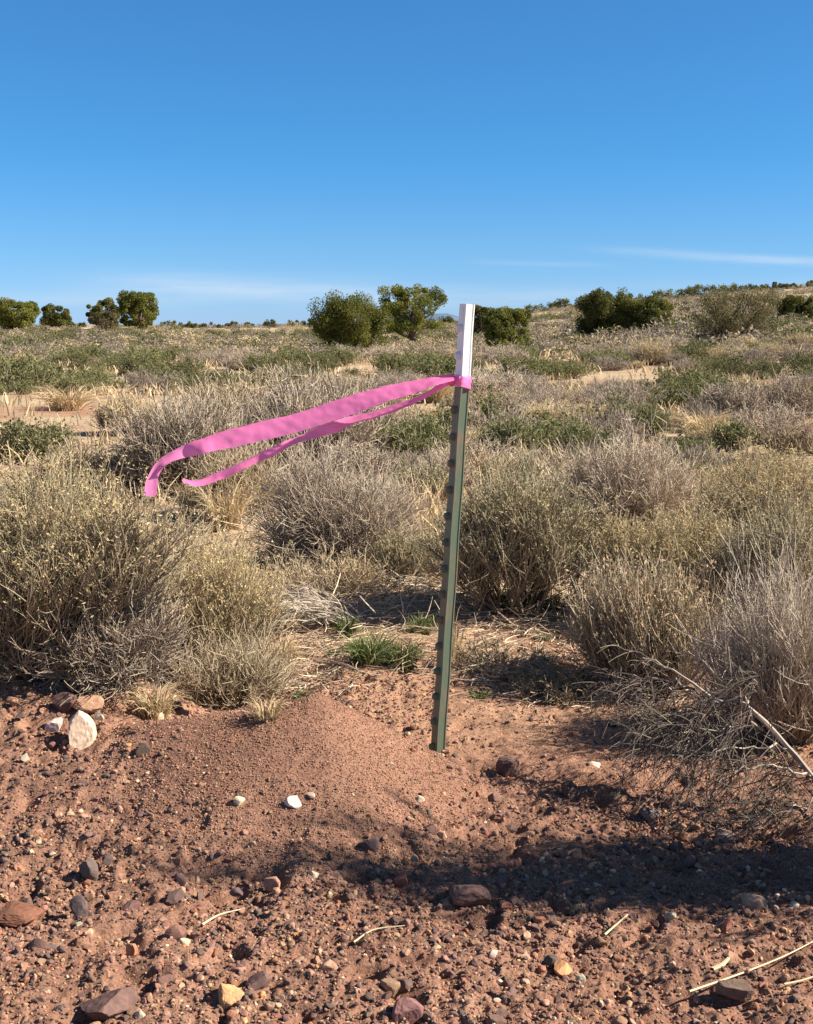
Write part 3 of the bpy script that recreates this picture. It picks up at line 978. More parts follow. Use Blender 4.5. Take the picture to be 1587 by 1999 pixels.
def shrub_parts(rng, R, H, kind, n1, n2, n3, nf, w=0.0016, fol=0.006, maxang=74, spread=0.45, upb=0.35, L2=0.42, L3=0.22, lean=(0, 0), vase=0.65, tmin=0.35, rbase=0.16, sides=3, aspect=0.6, Rx=None, fol_up=0.0):
    """stem and foliage meshes of a broom-like shrub: n1 main stems, n2 branchlets, n3 twigs, nf leaves or heads"""
    k = KINDS[kind]
    low, midc, tipc = map(np.array, (k['low'], k['mid'], k['tip']))
    st, fo = MB(), MB()
    Rx = R if Rx is None else Rx
    ca = 1 - rng.random(n1) * (1 - math.cos(math.radians(maxang)))
    sa = np.sqrt(1 - ca ** 2); ph = rng.uniform(0, 2 * np.pi, n1)
    reach = rng.uniform(0.62, 0.98, n1) * (1 + 0.14 * np.sin(ph * 2 + rng.uniform(0, 6)) + 0.12 * np.sin(ph * 3 + rng.uniform(0, 6)))
    E = np.stack([Rx * sa * np.cos(ph) * reach, R * sa * np.sin(ph) * reach, H * (0.12 + 0.88 * ca) * reach * rng.uniform(0.82, 1.05, n1)], -1)
    E[:, 0] += lean[0] * E[:, 2]; E[:, 1] += lean[1] * E[:, 2]
    q = rng.uniform(0, 2 * np.pi, n1); rr = rbase * np.sqrt(rng.random(n1))
    B = np.stack([Rx * rr * np.cos(q) + E[:, 0] * 0.12, R * rr * np.sin(q) + E[:, 1] * 0.12, np.full(n1, -0.01)], -1)
    Cc = B + (E - B) * np.array([vase, vase, 0.38]) + rng.normal(size=(n1, 3)) * 0.05 * H
    P1 = bez(B, Cc, E, 7)
    P1[:, 1:] += rng.normal(size=(n1, 6, 3)) * 0.012 * H
    t = np.linspace(0, 1, 7)
    c1 = jit(rng, np.ones(3), n1, 0.16, 0.04)[:, None] * (low[None, None] * (1 - t)[None, :, None] + midc[None, None] * t[None, :, None])
    w1 = (w * rng.uniform(1.5, 3.2, n1) * np.where(rng.random(n1) < 0.09, 2.3, 1.0))[:, None] * (1 - 0.72 * t)[None]
    tubes(st, rng, P1, w1, c1, max(sides, 4) if w > 0.0012 and H < 1.2 and n1 < 200 else sides)

    def level(Pp, n, L, tmin, tmax, K, ca_, cb_, wa, wb, sp, ub):
        i = rng.integers(0, len(Pp), n)
        s, tg = sample(Pp, i, rng.uniform(tmin, tmax, n))
        d = unit(tg + sp * rng.normal(size=(n, 3)) + np.array([0, 0, ub]))
        ln = H * L * rng.uniform(0.5, 1.25, n)[:, None]
        e = s + d * ln
        e[:, 2] += 0.18 * ln[:, 0] * np.sign(ub)
        c = s + d * ln * 0.5 + rng.normal(size=(n, 3)) * 0.13 * ln
        Pn = bez(s, c, e, K)
        Pn[..., 2] = np.maximum(Pn[..., 2], 0.004)
        t_ = np.linspace(0, 1, K)
        col = jit(rng, np.ones(3), n, 0.18, 0.05)[:, None] * (ca_[None, None] * (1 - t_)[None, :, None] + cb_[None, None] * t_[None, :, None])
        tubes(st, rng, Pn, (rng.uniform(0.75, 1.3, n))[:, None] * (wa * (1 - t_) + wb * t_)[None], col, sides)
        return Pn
    P2 = level(P1, n2, L2, tmin, 0.97, 5, 0.45 * low + 0.55 * midc, midc, w * 1.15, w * 0.55, spread, upb)
    P3 = level(P2, n3, L3, 0.25, 1.0, 4, midc, tipc, w * 0.68, w * 0.4, spread * 1.05, upb) if n3 else P2
    if nf:
        wgt = np.clip(P3[:, -1, 2] / H, 0.02, 1) ** (2.2 if kind in ('rabbitbrush', 'pale', 'green_rabbitbrush') else 0.6)
        i = rng.choice(len(P3), nf, p=wgt / wgt.sum())
        s, tg = sample(P3, i, np.clip(1 - np.abs(rng.normal(size=nf)) * (0.09 if kind in ('rabbitbrush', 'pale') else 0.35), 0.05, 1))
        s = s + rng.normal(size=s.shape) * fol * 0.55
        ch = rng.integers(0, len(k['fol']), nf)
        cf = np.array(k['fol'])[ch] * (1 + 0.17 * rng.normal(size=(nf, 1))) * (1 + 0.04 * rng.normal(size=(nf, 3)))
        leaves(fo, rng, s, fol * rng.uniform(0.5, 1.5, nf), np.clip(cf, 0.02, 0.9), 0.42 if kind != 'green' else aspect, 0.8 if kind != 'green' else fol_up)
    return st, (fo if nf else None)


def fit(mbs, R, H, Rx=None):
    """scale a shrub so that nearly all of it lies within the wanted height and radius"""
    v = np.concatenate(mbs[0].v)
    k = np.array([(R if Rx is None else Rx) / np.percentile(np.abs(v[:, 0]), 98), R / np.percentile(np.abs(v[:, 1]), 98), H / np.percentile(v[:, 2], 98.8)], np.float32)
    for m_ in mbs:
        if m_ is not None:
            m_.v = [a_ * k for a_ in m_.v]


def make_shrub(rng, name, loc, label, cat, kind, R, H, fol_name='foliage', group=None, **kw):
    root = empty(name, loc, label, cat, group)
    st, fo = shrub_parts(rng, R, H, kind, **kw)
    fit([st, fo], R, H)
    st.build('stem', M_TWIG, root)
    if fo:
        fo.build(fol_name, M_LEAF, root)
    return root


def grass_mesh(rng, R, H, n, c0, c1, w=0.0016, droop=0.5, K=5):
    mb = MB()
    ph = rng.uniform(0, 2 * np.pi, n); r0 = R * 0.45 * np.sqrt(rng.random(n))
    B = np.stack([r0 * np.cos(ph), r0 * np.sin(ph), np.full(n, -0.008)], -1)
    ph2 = ph + rng.normal(size=n) * 0.9
    out = R * rng.uniform(0.15, 1.0, n)
    hh = H * rng.uniform(0.45, 1.1, n)
    E = B + np.stack([out * np.cos(ph2), out * np.sin(ph2), hh * (1 - droop * rng.random(n))], -1)
    Cc = B + np.stack([out * np.cos(ph2) * 0.3, out * np.sin(ph2) * 0.3, hh * 0.9], -1)
    P = bez(B, Cc, E, K)
    t = np.linspace(0, 1, K)
    f = rng.random(n)[:, None, None]
    c0 = np.where((rng.random(n) < 0.22)[:, None, None] & (np.array(c0)[1] > np.array(c0)[0]), np.array((0.5, 0.39, 0.22)), np.array(c0))
    col = jit(rng, np.ones(3), n, 0.16, 0.05)[:, None] * (np.array(c0) * (1 - f) + np.array(c1) * f) * np.ones((1, K, 1))
    blades(mb, rng, P, (w * rng.uniform(0.7, 1.4, n))[:, None] * (1 - 0.8 * t ** 1.5)[None], np.clip(col, 0.02, 0.9))
    return mb


STRAW = ((0.44, 0.32, 0.175), (0.68, 0.53, 0.31))
GREEN = ((0.085, 0.135, 0.035), (0.19, 0.24, 0.085))

# name, kind, centre px, base py, width px, top py, label, settings
NEAR = dict(n1=150, n2=1500, n3=5200, w=0.00115)
HAND = [
    ('rabbitbrush', 'rabbitbrush', 50, 1308, 480, 965, 'tall yellow tipped rabbitbrush at the photo edge, tallest bush behind the gravel bank', dict(NEAR, n1=190, n2=2400, n3=8500, nf=24000, fol=0.0072, lean=(0.10, 0.0), maxang=68)),
    ('rabbitbrush', 'rabbitbrush', 375, 1322, 290, 1065, 'yellow tipped rabbitbrush with grey lower stems beside the tallest bush', dict(NEAR, n2=1700, n3=6000, nf=16000, fol=0.0072, lean=(0.12, 0.0))),
    ('dry_shrub', 'grey', 200, 1345, 250, 1130, 'grey brown twiggy shrub at the foot of the tallest rabbitbrush', dict(NEAR, spread=0.85, upb=0.08, L3=0.17, nf=0, lean=(0.08, 0))),
    ('dry_shrub', 'tan', 20, 1322, 260, 1190, 'tangled mat of dead tan stems at the photo edge above the bank', dict(NEAR, n1=120, n2=1000, n3=2600, nf=0, maxang=86, upb=0.05, spread=0.75)),
    ('dry_shrub', 'pale', 425, 1378, 250, 1240, 'silvery low bush at the crest of the gravel bank beside the mound', dict(NEAR, n1=150, n2=1300, n3=3200, nf=0, w=0.0010, spread=0.75, maxang=84, upb=0.15, lean=(0.35, -0.1))),
    ('dry_shrub', 'grey', 650, 1112, 280, 890, 'bare grey twiggy shrub standing behind the bent dead branches', dict(NEAR, spread=0.85, upb=0.08, L3=0.17, n1=150, n2=1700, n3=8775, nf=0, w=0.00135)),
    ('rabbitbrush', 'green_rabbitbrush', 795, 1130, 150, 1040, 'small green topped rabbitbrush just left of the post behind the dead branches', dict(NEAR, n1=90, n2=900, n3=2600, nf=2200, fol=0.009)),
    ('rabbitbrush', 'green_rabbitbrush', 1010, 1212, 280, 930, 'vase shaped rabbitbrush with bare brown stems and green tops just beyond the post', dict(NEAR, n1=70, n2=1300, n3=5200, nf=9000, w=0.0016, fol=0.010, vase=0.8, maxang=66, L2=0.32, tmin=0.55)),
    ('dry_shrub', 'grey', 1230, 1052, 270, 866, 'wide pale grey leafless shrub between two yellow green bushes', dict(NEAR, spread=0.85, upb=0.08, L3=0.17, n1=170, n2=2000, n3=10125, nf=0, w=0.0016)),
    ('rabbitbrush', 'rabbitbrush', 1520, 1115, 290, 912, 'yellow green rabbitbrush at the photo edge, farthest of the leafy bushes there', dict(NEAR, n2=1800, n3=6500, nf=22000, w=0.0014, fol=0.010)),
    ('rabbitbrush', 'rabbitbrush', 1310, 1222, 270, 1020, 'rounded rabbitbrush with tan flower heads and deep shade beneath', dict(NEAR, n2=1700, n3=6000, nf=14000, w=0.0013, fol=0.009, tmin=0.5)),
    ('rabbitbrush', 'green_rabbitbrush', 1540, 1262, 260, 1008, 'grey green rabbitbrush at the photo edge behind the pale stemmed bush', dict(NEAR, n2=1900, n3=7000, nf=9000, w=0.0013, fol=0.0095, tmin=0.45)),
    ('rabbitbrush', 'pale', 1285, 1352, 280, 1112, 'pale upright stemmed bush with curled tan seed heads above the sand', dict(NEAR, n1=190, n2=1500, n3=5000, nf=1700, w=0.0013, fol=0.013, maxang=74, upb=0.5, lean=(-0.15, 0))),
    ('dry_shrub', 'silver', 1560, 1462, 310, 1125, 'tall pale grey wispy bush at the photo edge above the drooping branch', dict(NEAR, n1=170, n2=1600, n3=6200, nf=0, w=0.0011, spread=0.55, upb=0.35, lean=(-0.12, 0))),
    ('dry_shrub', 'tan', 985, 1318, 220, 1262, 'low heap of dead brown twigs beside the post', dict(NEAR, n1=110, n2=900, n3=2200, nf=0, maxang=87, upb=-0.05, spread=0.8)),
    ('dry_shrub', 'tan', 1105, 1362, 170, 1310, 'low crumbling dead bush between the post and the pale stemmed bush', dict(NEAR, n1=110, n2=1000, n3=2600, nf=0, maxang=86, upb=0.0, spread=0.85)),
    ('dry_shrub', 'tan', 640, 1160, 260, 1085, 'low dry brown bush in front of the bare grey shrub', dict(NEAR, n1=110, n2=900, n3=2200, nf=0, maxang=86, upb=0.05, spread=0.75)),
    # middle distance
    ('dry_shrub', 'grey', 365, 968, 250, 785, 'big grey leafless bush below the hooked end of the pink tape', dict(NEAR, spread=0.85, upb=0.08, L3=0.17, n2=1700, n3=7020, nf=0, w=0.0024)),
    ('dry_shrub', 'grey', 590, 925, 260, 750, 'big grey brown leafless bush behind the middle of the pink tape', dict(NEAR, spread=0.85, upb=0.08, L3=0.17, n2=1700, n3=7020, nf=0, w=0.0028)),
    ('dry_shrub', 'tan', 455, 850, 230, 745, 'tan leafless bush above the pink tape between two big grey bushes', dict(NEAR, spread=0.7, upb=0.15, n2=1300, n3=4000, nf=0, w=0.0032)),
    ('rabbitbrush', 'tan', 165, 968, 180, 878, 'rounded tan rabbitbrush behind the tallest bush', dict(NEAR, spread=0.7, upb=0.15, n2=1300, n3=3600, nf=1800, w=0.0022, fol=0.014)),
    ('rabbitbrush', 'rabbitbrush', 238, 850, 110, 782, 'small pale yellow green mounded bush behind the big grey bush', dict(NEAR, n2=1000, n3=2600, nf=3600, w=0.003, fol=0.022)),
    ('sage_shrub', 'green', 55, 905, 140, 828, 'dark green leafy shrub near the photo edge behind the tallest bush', dict(NEAR, spread=0.7, upb=0.15, n1=80, n2=700, n3=2200, nf=4200, w=0.0026, fol=0.020)),
    ('sage_shrub', 'green', 810, 908, 140, 822, 'dark green leafy shrub close beside the post below the tape', dict(NEAR, spread=0.7, upb=0.15, n1=80, n2=700, n3=2200, nf=4600, w=0.0026, fol=0.020)),
    ('sage_shrub', 'green', 1000, 902, 110, 822, 'grey green leafy shrub just beyond the post in the middle distance', dict(NEAR, spread=0.7, upb=0.15, n1=80, n2=700, n3=2200, nf=3600, w=0.0026, fol=0.020)),
    ('sage_shrub', 'green', 1235, 862, 130, 786, 'dark olive rounded shrub standing on bare red soil', dict(NEAR, spread=0.7, upb=0.15, n1=80, n2=700, n3=2200, nf=5200, w=0.003, fol=0.022)),
    ('sage_shrub', 'green', 1432, 882, 74, 828, 'small dark green shrub on the bare soil near the photo edge', dict(NEAR, spread=0.7, upb=0.15, n1=60, n2=500, n3=1500, nf=2600, w=0.003, fol=0.020)),
    ('sage_shrub', 'green', 1340, 905, 90, 858, 'dull green low shrub behind the wide pale grey shrub', dict(NEAR, spread=0.7, upb=0.15, n1=60, n2=500, n3=1500, nf=2300, w=0.003, fol=0.020)),
    ('dry_shrub', 'grey', 1430, 835, 140, 752, 'grey bushy shrub beyond the bare soil with a pale round crown', dict(NEAR, spread=0.85, upb=0.08, L3=0.17, n2=1000, n3=3510, nf=0, w=0.0034)),
    ('dry_shrub', 'grey', 1530, 828, 110, 752, 'brownish grey shrub at the photo edge beyond the bare soil', dict(NEAR, spread=0.85, upb=0.08, L3=0.17, n2=900, n3=3105, nf=0, w=0.0034)),
    ('dry_shrub', 'tan', 1545, 888, 90, 840, 'small pale grass like shrub at the photo edge on bare soil', dict(NEAR, spread=0.7, upb=0.15, n2=800, n3=2000, nf=0, w=0.003)),
    ('dry_shrub', 'grey', 700, 945, 140, 868, 'dark grey low shrub under the lower pink streamer near the post', dict(NEAR, spread=0.85, upb=0.08, L3=0.17, n2=900, n3=3240, nf=0, w=0.0026)),
    ('dry_shrub', 'tan', 470, 1010, 150, 880, 'orange tan dry bush under the tip of the lower pink streamer', dict(NEAR, spread=0.7, upb=0.15, n2=1000, n3=3000, nf=0, w=0.002)),
    ('rabbitbrush', 'green_rabbitbrush', 840, 985, 110, 915, 'yellowish low bush beside the post above the small green topped one', dict(NEAR, n2=900, n3=2400, nf=2300, w=0.0022, fol=0.013)),
    ('dry_shrub', 'tan', 930, 945, 160, 880, 'pale tan dry bush just beyond the post', dict(NEAR, spread=0.7, upb=0.15, n2=900, n3=2400, nf=0, w=0.0026)),
    ('dry_shrub', 'grey', 730, 1080, 150, 945, 'grey brown bare bush between the bare grey shrub and the post', dict(NEAR, spread=0.85, upb=0.08, L3=0.17, n2=1300, n3=6210, nf=0, w=0.0016)),
]
hand_xy = []
rng = np.random.default_rng(21)
for name, kind, px, by, wp, ty, label, kw in HAND:
    x, y = place(px, by)
    z = gz(x, y)
    sc = project(x, y, z)[2] / F_PX
    R = wp * sc * 0.52; H = (by - ty) * sc * 1.0
    hand_xy.append((x, y + 0.3 * R, R))
    kw = dict(kw)
    make_shrub(rng, name, (x, y + R * 0.35, gz(x, y + R * 0.35) - 0.01), label, 'shrub', kind, R, H, fol_name='flower_head' if kind in ('rabbitbrush', 'pale') else 'foliage', **kw)

# shrub just out of the frame whose branch reaches in and whose shade falls on the gravel
SHX, SHY = 1.06, 1.90
rng = np.random.default_rng(33)
big = empty('dry_shrub', (SHX, SHY, gz(SHX, SHY)), 'large grey shrub at the photo edge with a bent branch and drooping twigs coloured shade-dark', 'shrub')
st, fo = shrub_parts(rng, 0.20, 0.92, 'grey', n1=26, n2=560, n3=3400, nf=800, w=0.0016, fol=0.011, maxang=60, lean=(0.06, -0.07), Rx=0.34, L2=0.22, L3=0.13, tmin=0.3)
fit([st, fo], 0.16, 1.08, 0.36)
for m_ in (st, fo):                                   # an upright habit: no long shoot strays far from the bush
    for a_ in m_.v:
        hi = a_[:, 2] > 0.22
        a_[:, 0] = np.where(hi & (a_[:, 0] < -0.36), -0.36 + (a_[:, 0] + 0.36) * 0.08, a_[:, 0])
        a_[:, 2] = np.where(a_[:, 2] > 1.04, 1.04 + (a_[:, 2] - 1.04) * 0.2, a_[:, 2])
st.build('stem', M_TWIG, big)
fo.build('foliage', M_LEAF, big)
mb = MB()
off = np.array([SHX, SHY, gz(SHX, SHY)])


def px_path(pts):
    return np.array([at_y(a_, b_, c_) for a_, b_, c_ in pts]) - off


BR = [(1760, 1640, 2.09), (1660, 1575, 2.16), (1588, 1520, 2.20), (1533, 1457, 2.24), (1490, 1408, 2.26), (1455, 1373, 2.28), (1400, 1368, 2.31), (1367, 1346, 2.33), (1317, 1310, 2.36), (1262, 1284, 2.40)]
SUBS = [[(1400, 1368, 2.31), (1360, 1380, 2.31), (1320, 1393, 2.30), (1285, 1408, 2.29)],
        [(1400, 1368, 2.31), (1330, 1352, 2.36), (1270, 1343, 2.40), (1215, 1338, 2.44)],
        [(1490, 1408, 2.26), (1440, 1417, 2.25), (1380, 1421, 2.24), (1318, 1428, 2.24)],
        [(1455, 1373, 2.28), (1470, 1340, 2.28), (1475, 1310, 2.29)],
        [(1367, 1346, 2.33), (1300, 1330, 2.35), (1240, 1316, 2.38), (1196, 1318, 2.40)],
        [(1533, 1457, 2.24), (1470, 1455, 2.22), (1410, 1470, 2.20), (1360, 1490, 2.19)],
        [(1588, 1520, 2.20), (1530, 1500, 2.17), (1460, 1505, 2.15), (1400, 1530, 2.14)],
        [(1660, 1575, 2.16), (1590, 1565, 2.13), (1530, 1580, 2.11), (1480, 1610, 2.10)]]
tw_src = []
P = smooth_path(px_path(BR), 26)[None] + rng.normal(size=(1, 26, 3)) * 0.0025
wv = (np.linspace(0.0066, 0.0020, 26) * (1 + 0.12 * rng.normal(size=26)))[None]
cc = np.array([0.34, 0.27, 0.215])[None, None] * (1 + 0.12 * rng.normal(size=(1, 26, 1)))
tubes(mb, rng, P, wv, cc, 7)
tw_src.append(P[:, 6:])
for sb in SUBS:
    Q = smooth_path(px_path(sb), 14)[None] + rng.normal(size=(1, 14, 3)) * 0.005
    tubes(mb, rng, Q, np.linspace(0.0024, 0.0008, 14)[None], np.array([0.36, 0.295, 0.235])[None, None] * np.ones((1, 14, 1)), 5)
    tw_src.append(Q)
# drooping twigs, each a curved thread from the branch out and down
NT = 240
S = np.empty((NT, 3)); E = np.empty((NT, 3)); Cn = np.empty((NT, 3))
for i in range(NT):
    src = tw_src[rng.integers(0, len(tw_src))][0]
    s = src[rng.integers(0, len(src))]
    ln = rng.uniform(0.06, 0.22)
    d = unit(np.array([-0.9 + 0.75 * rng.normal(), -0.25 + 0.6 * rng.normal(), -0.30 + 0.5 * rng.normal()]))
    e = s + d * ln; e[2] -= 0.09 * rng.random() + 0.01
    q_ = project(*(e + off))
    if q_[0] < 1200 or (q_[0] < 1290 and q_[1] > 1560): e = s + 0.4 * (e - s); ln *= 0.4
    S[i], E[i], Cn[i] = s, e, s + d * ln * 0.55 + np.array([0, 0, 0.012 * rng.random()])
zmin = gz(0.6, 2.3) + 0.012 - off[2]
E[:, 2] = np.maximum(E[:, 2], zmin)
TP = bez(S, Cn, E, 6)
TP[:, 1:] += rng.normal(size=(NT, 5, 3)) * 0.006
t = np.linspace(0, 1, 6)
tubes(mb, rng, TP, (0.0011 * rng.uniform(0.7, 1.5, NT))[:, None] * (1 - 0.5 * t)[None], jit(rng, (0.085, 0.066, 0.052), NT, 0.2)[:, None] * np.ones((1, 6, 1)), 3)  # twig colour darkened to stand for the shade of the bush
NC = 1300
i = rng.integers(0, NT, NC)
s_, tg = sample(TP, i, rng.uniform(0.3, 1.0, NC))
d = unit(tg + 0.75 * rng.normal(size=(NC, 3)) + np.array([-0.2, 0, -0.25]))
ln = rng.uniform(0.02, 0.07, (NC, 1))
e_ = s_ + d * ln; e_[:, 2] = np.maximum(e_[:, 2], zmin - 0.01)
T2 = bez(s_, s_ + d * ln * 0.5 + np.array([0, 0, 0.006]), e_, 4)
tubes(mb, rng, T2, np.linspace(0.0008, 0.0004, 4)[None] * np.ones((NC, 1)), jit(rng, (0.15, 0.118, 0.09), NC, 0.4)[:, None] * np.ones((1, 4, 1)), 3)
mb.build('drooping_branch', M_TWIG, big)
# a lower one nearer the camera, also out of frame, shading the near corner
root = make_shrub(rng, 'dry_shrub', (0.98, 1.22, gz(0.98, 1.22)), 'low grey shrub out of frame whose broken shade falls on the near corner', 'shrub', 'grey', 0.15, 0.28, n1=60, n2=420, n3=1000, nf=0, w=0.0013, fol=0.012)

# ------------------------------------------------------------------ bent dead branches, grass tufts, stalks
rng = np.random.default_rng(55)
bx, by_ = place(655, 1222)
dead = MB()
o3 = np.array([bx, by_, gz(bx, by_)])
N = 46
E = np.stack([-rng.uniform(0.08, 0.30, N), rng.uniform(-0.10, 0.14, N), rng.uniform(0.01, 0.10, N)], -1)
B = np.stack([rng.normal(size=N) * 0.03 + 0.02, rng.normal(size=N) * 0.03, np.full(N, 0.015)], -1)
Cn = 0.5 * (B + E) + np.stack([rng.normal(size=N) * 0.03, rng.normal(size=N) * 0.03, rng.uniform(0.03, 0.11, N)], -1)
P = bez(B, Cn, E, 8)
t = np.linspace(0, 1, 8)
tubes(dead, rng, P, (0.0017 * rng.uniform(0.8, 1.7, N))[:, None] * (1 - 0.65 * t)[None], jit(rng, (0.50, 0.42, 0.33), N, 0.15)[:, None] * np.ones((1, 8, 1)), 5)
i = rng.integers(0, N, 220)
s_, tg = sample(P, i, rng.uniform(0.3, 1, 220))
d = unit(tg + 0.6 * rng.normal(size=(220, 3)) + np.array([0, 0, -0.1])); ln = rng.uniform(0.03, 0.10, (220, 1))
e_ = s_ + d * ln; e_[:, 2] = np.maximum(e_[:, 2], 0.005)
tubes(dead, rng, bez(s_, s_ + d * ln * 0.5 + np.array([0, 0, 0.01]), e_, 4), np.linspace(0.0011, 0.0005, 4)[None] * np.ones((220, 1)), jit(rng, (0.46, 0.385, 0.30), 220, 0.15)[:, None] * np.ones((1, 4, 1)), 3)
o = dead.build('dead_branch', M_TWIG); o.location = o3
tag(o, 'spray of bleached bent dead twigs lying in front of dark shade', 'branch')

TUFTS = [
    (678, 1238, 56, 1190, GREEN, 'green grass tuft beside the bleached dead twigs', 170),
    (722, 1298, 105, 1222, GREEN, 'widest green grass tuft on the soil left of the post', 420),
    (785, 1300, 85, 1240, GREEN, 'green grass tuft between the widest tuft and the post', 320),
    (822, 1238, 60, 1190, GREEN, 'green grass tuft almost touching the post', 170),
    (650, 1280, 34, 1256, GREEN, 'tiny green grass tuft beside the widest tuft', 60),
    (590, 1358, 40, 1338, GREEN, 'flat green sprout on bare soil behind the mound', 60),
    (935, 1360, 44, 1338, GREEN, 'flat green sprout on bare soil beyond the post', 70),
    (1000, 1195, 90, 1140, GREEN, 'shaded green grass under the vase shaped rabbitbrush', 240),
    (1075, 1200, 70, 1145, GREEN, 'shaded green grass beside the rounded rabbitbrush', 170),
    (1060, 1248, 36, 1228, GREEN, 'small green sprout among the dead brown twigs', 60),
    (1145, 1345, 40, 1300, GREEN, 'green grass at the foot of the pale stemmed bush', 90),
    (345, 1290, 60, 1225, GREEN, 'green blades inside the base of the second rabbitbrush', 110),
    (880, 1302, 60, 1175, STRAW, 'straw coloured dry grass stalks leaning beside the post', 90),
    (440, 1035, 120, 925, STRAW, 'pale dry grass tuft behind the second rabbitbrush', 380),
    (560, 1110, 90, 1040, STRAW, 'dry grass tuft at the edge of the bare grey shrub', 200),
    (700, 1150, 90, 1070, STRAW, 'dry grass in front of the bare bush near the post', 180),
    (300, 1395, 120, 1320, STRAW, 'matted dry grass along the bank crest near the silvery bush', 240),
    (165, 1330, 150, 1255, STRAW, 'matted dry grass along the bank below the tallest bush', 260),
    (520, 1400, 90, 1345, STRAW, 'thin dry grass at the mound side of the silvery bush', 130),
    (545, 1300, 100, 1225, STRAW, 'dry grass at the mound end of the second rabbitbrush', 200),
    (700, 1010, 120, 935, STRAW, 'pale dry grass between the bare shrubs left of the post', 260),
    (380, 1000, 100, 930, STRAW, 'dry straw under the hooked end of the pink tape', 200),
    (1070, 842, 120, 775, STRAW, 'pale straw grass clump beyond the post in the middle distance', 420),
    (1150, 850, 130, 790, STRAW, 'pale straw grass clump beside the dark olive shrub', 420),
    (1570, 815, 80, 765, STRAW, 'pale straw grass at the photo edge beyond the bare soil', 260),
    (825, 830, 90, 785, STRAW, 'orange straw mound beside the post under the tape', 300),
    (130, 800, 120, 745, STRAW, 'pale straw patch in the field below the skyline junipers', 320),
    (60, 950, 130, 900, STRAW, 'dry straw between the dark green shrub and the tallest bush', 260),
]
for px, by, wp, ty, (c0, c1), label, n_ in TUFTS:
    x, y = place(px, by)
    sc = project(x, y, gz(x, y))[2] / F_PX
    mbq = grass_mesh(rng, wp * sc * 0.55, (by - ty) * sc, n_, c0, c1, w=0.0012 * max(1.0, y / 3.6) * (1.35 if c0 is GREEN[0] else 1))
    o = mbq.build('grass_tuft', M_GRASS); o.location = (x, y, gz(x, y))
    tag(o, label, 'grass tuft')

STALKS = [[(1345, 1952), (1450, 1915), (1535, 1880), (1600, 1846)], [(1530, 1938), (1565, 1930), (1600, 1918)], [(1180, 1840), (1208, 1815), (1225, 1800)],
          [(395, 1820), (430, 1800), (470, 1790)], [(690, 1855), (730, 1830), (790, 1822)], [(1390, 1910), (1408, 1900), (1424, 1884)]]
SL = ['long pale straw stalk lying across the near corner', 'short straw stalk at the edge beside the long stalk', 'thin straw bit on the near side of the shrub shadow',
      'thin straw bit on the gravel among dark rocks', 'straw stalk at the tip of the near shadow streak', 'short cream splinter in front of the shadow']
for pts, lb in zip(STALKS, SL):
    pw = np.array([[*place(a_, b_)] for a_, b_ in pts])
    P = np.concatenate([pw, (ground_smooth(pw[:, 0], pw[:, 1]) + 0.012)[:, None]], 1)
    c = P.mean(0)
    mbq = MB()
    wd = 0.004 if lb.startswith('short cream') else 0.0017
    tubes(mbq, rng, smooth_path(P - c, 12)[None], np.linspace(wd, wd * 0.5, 12)[None], np.array([0.58, 0.46, 0.29])[None, None] * np.ones((1, 12, 1)), 5)
    o = mbq.build('straw_stalk', M_TWIG); o.location = c
    tag(o, lb, 'stalk')

# loose litter under and between the bushes: nobody could count it
mb = MB()
rng = np.random.default_rng(77)


def litter(n, y0, y1, L, w, cols, zmax=0.03, cond=None, spread=0.42, stand=0.12):
    xy = fan_points(rng, n, y0, y1, spread, 0.8)
    if cond is not None: xy = xy[cond(xy)]
    n = len(xy)
    z = ground_smooth(xy[:, 0], xy[:, 1])
    a_ = rng.uniform(0, 2 * np.pi, n); ln = L * rng.uniform(0.3, 1.2, n)
    tilt = np.abs(rng.normal(size=n)) * stand
    d = np.stack([np.cos(a_) * np.cos(tilt), np.sin(a_) * np.cos(tilt), np.sin(tilt)], -1) * ln[:, None]
    A = np.stack([xy[:, 0], xy[:, 1], z + zmax * rng.random(n) ** 2], -1)
    P = bez(A, A + d * 0.5 + rng.normal(size=(n, 3)) * 0.12 * ln[:, None] * np.array([1, 1, 0.4]), A + d, 4)
    P[..., 2] = np.maximum(P[..., 2], z[:, None] + 0.002)
    k = rng.integers(0, len(cols), n)
    c = np.array(cols)[k] * (1 + 0.18 * rng.normal(size=(n, 1)))
    tubes(mb, rng, P, (w * rng.uniform(0.6, 1.4, n))[:, None] * np.array([1, 1, 0.8, 0.5])[None], np.repeat(np.clip(c, 0.03, 0.9)[:, None], 4, 1))


def lit_zone(xy):
    x, y = xy[:, 0], xy[:, 1]
    edge = 3.02 + 0.10 * vnoise(x * 4, y * 0, 51) - 0.30 * sstep(0.15, 0.6, x) + np.where(x < -0.35, -0.05, 0)
    pr = sstep(-0.10, 0.20, y - edge) * (0.45 + 0.55 * sstep(-0.3, 0.4, vnoise(x * 3, y * 3, 52)))
    return rng.random(len(xy)) < pr * (bank_h(x, y) < 0.09)


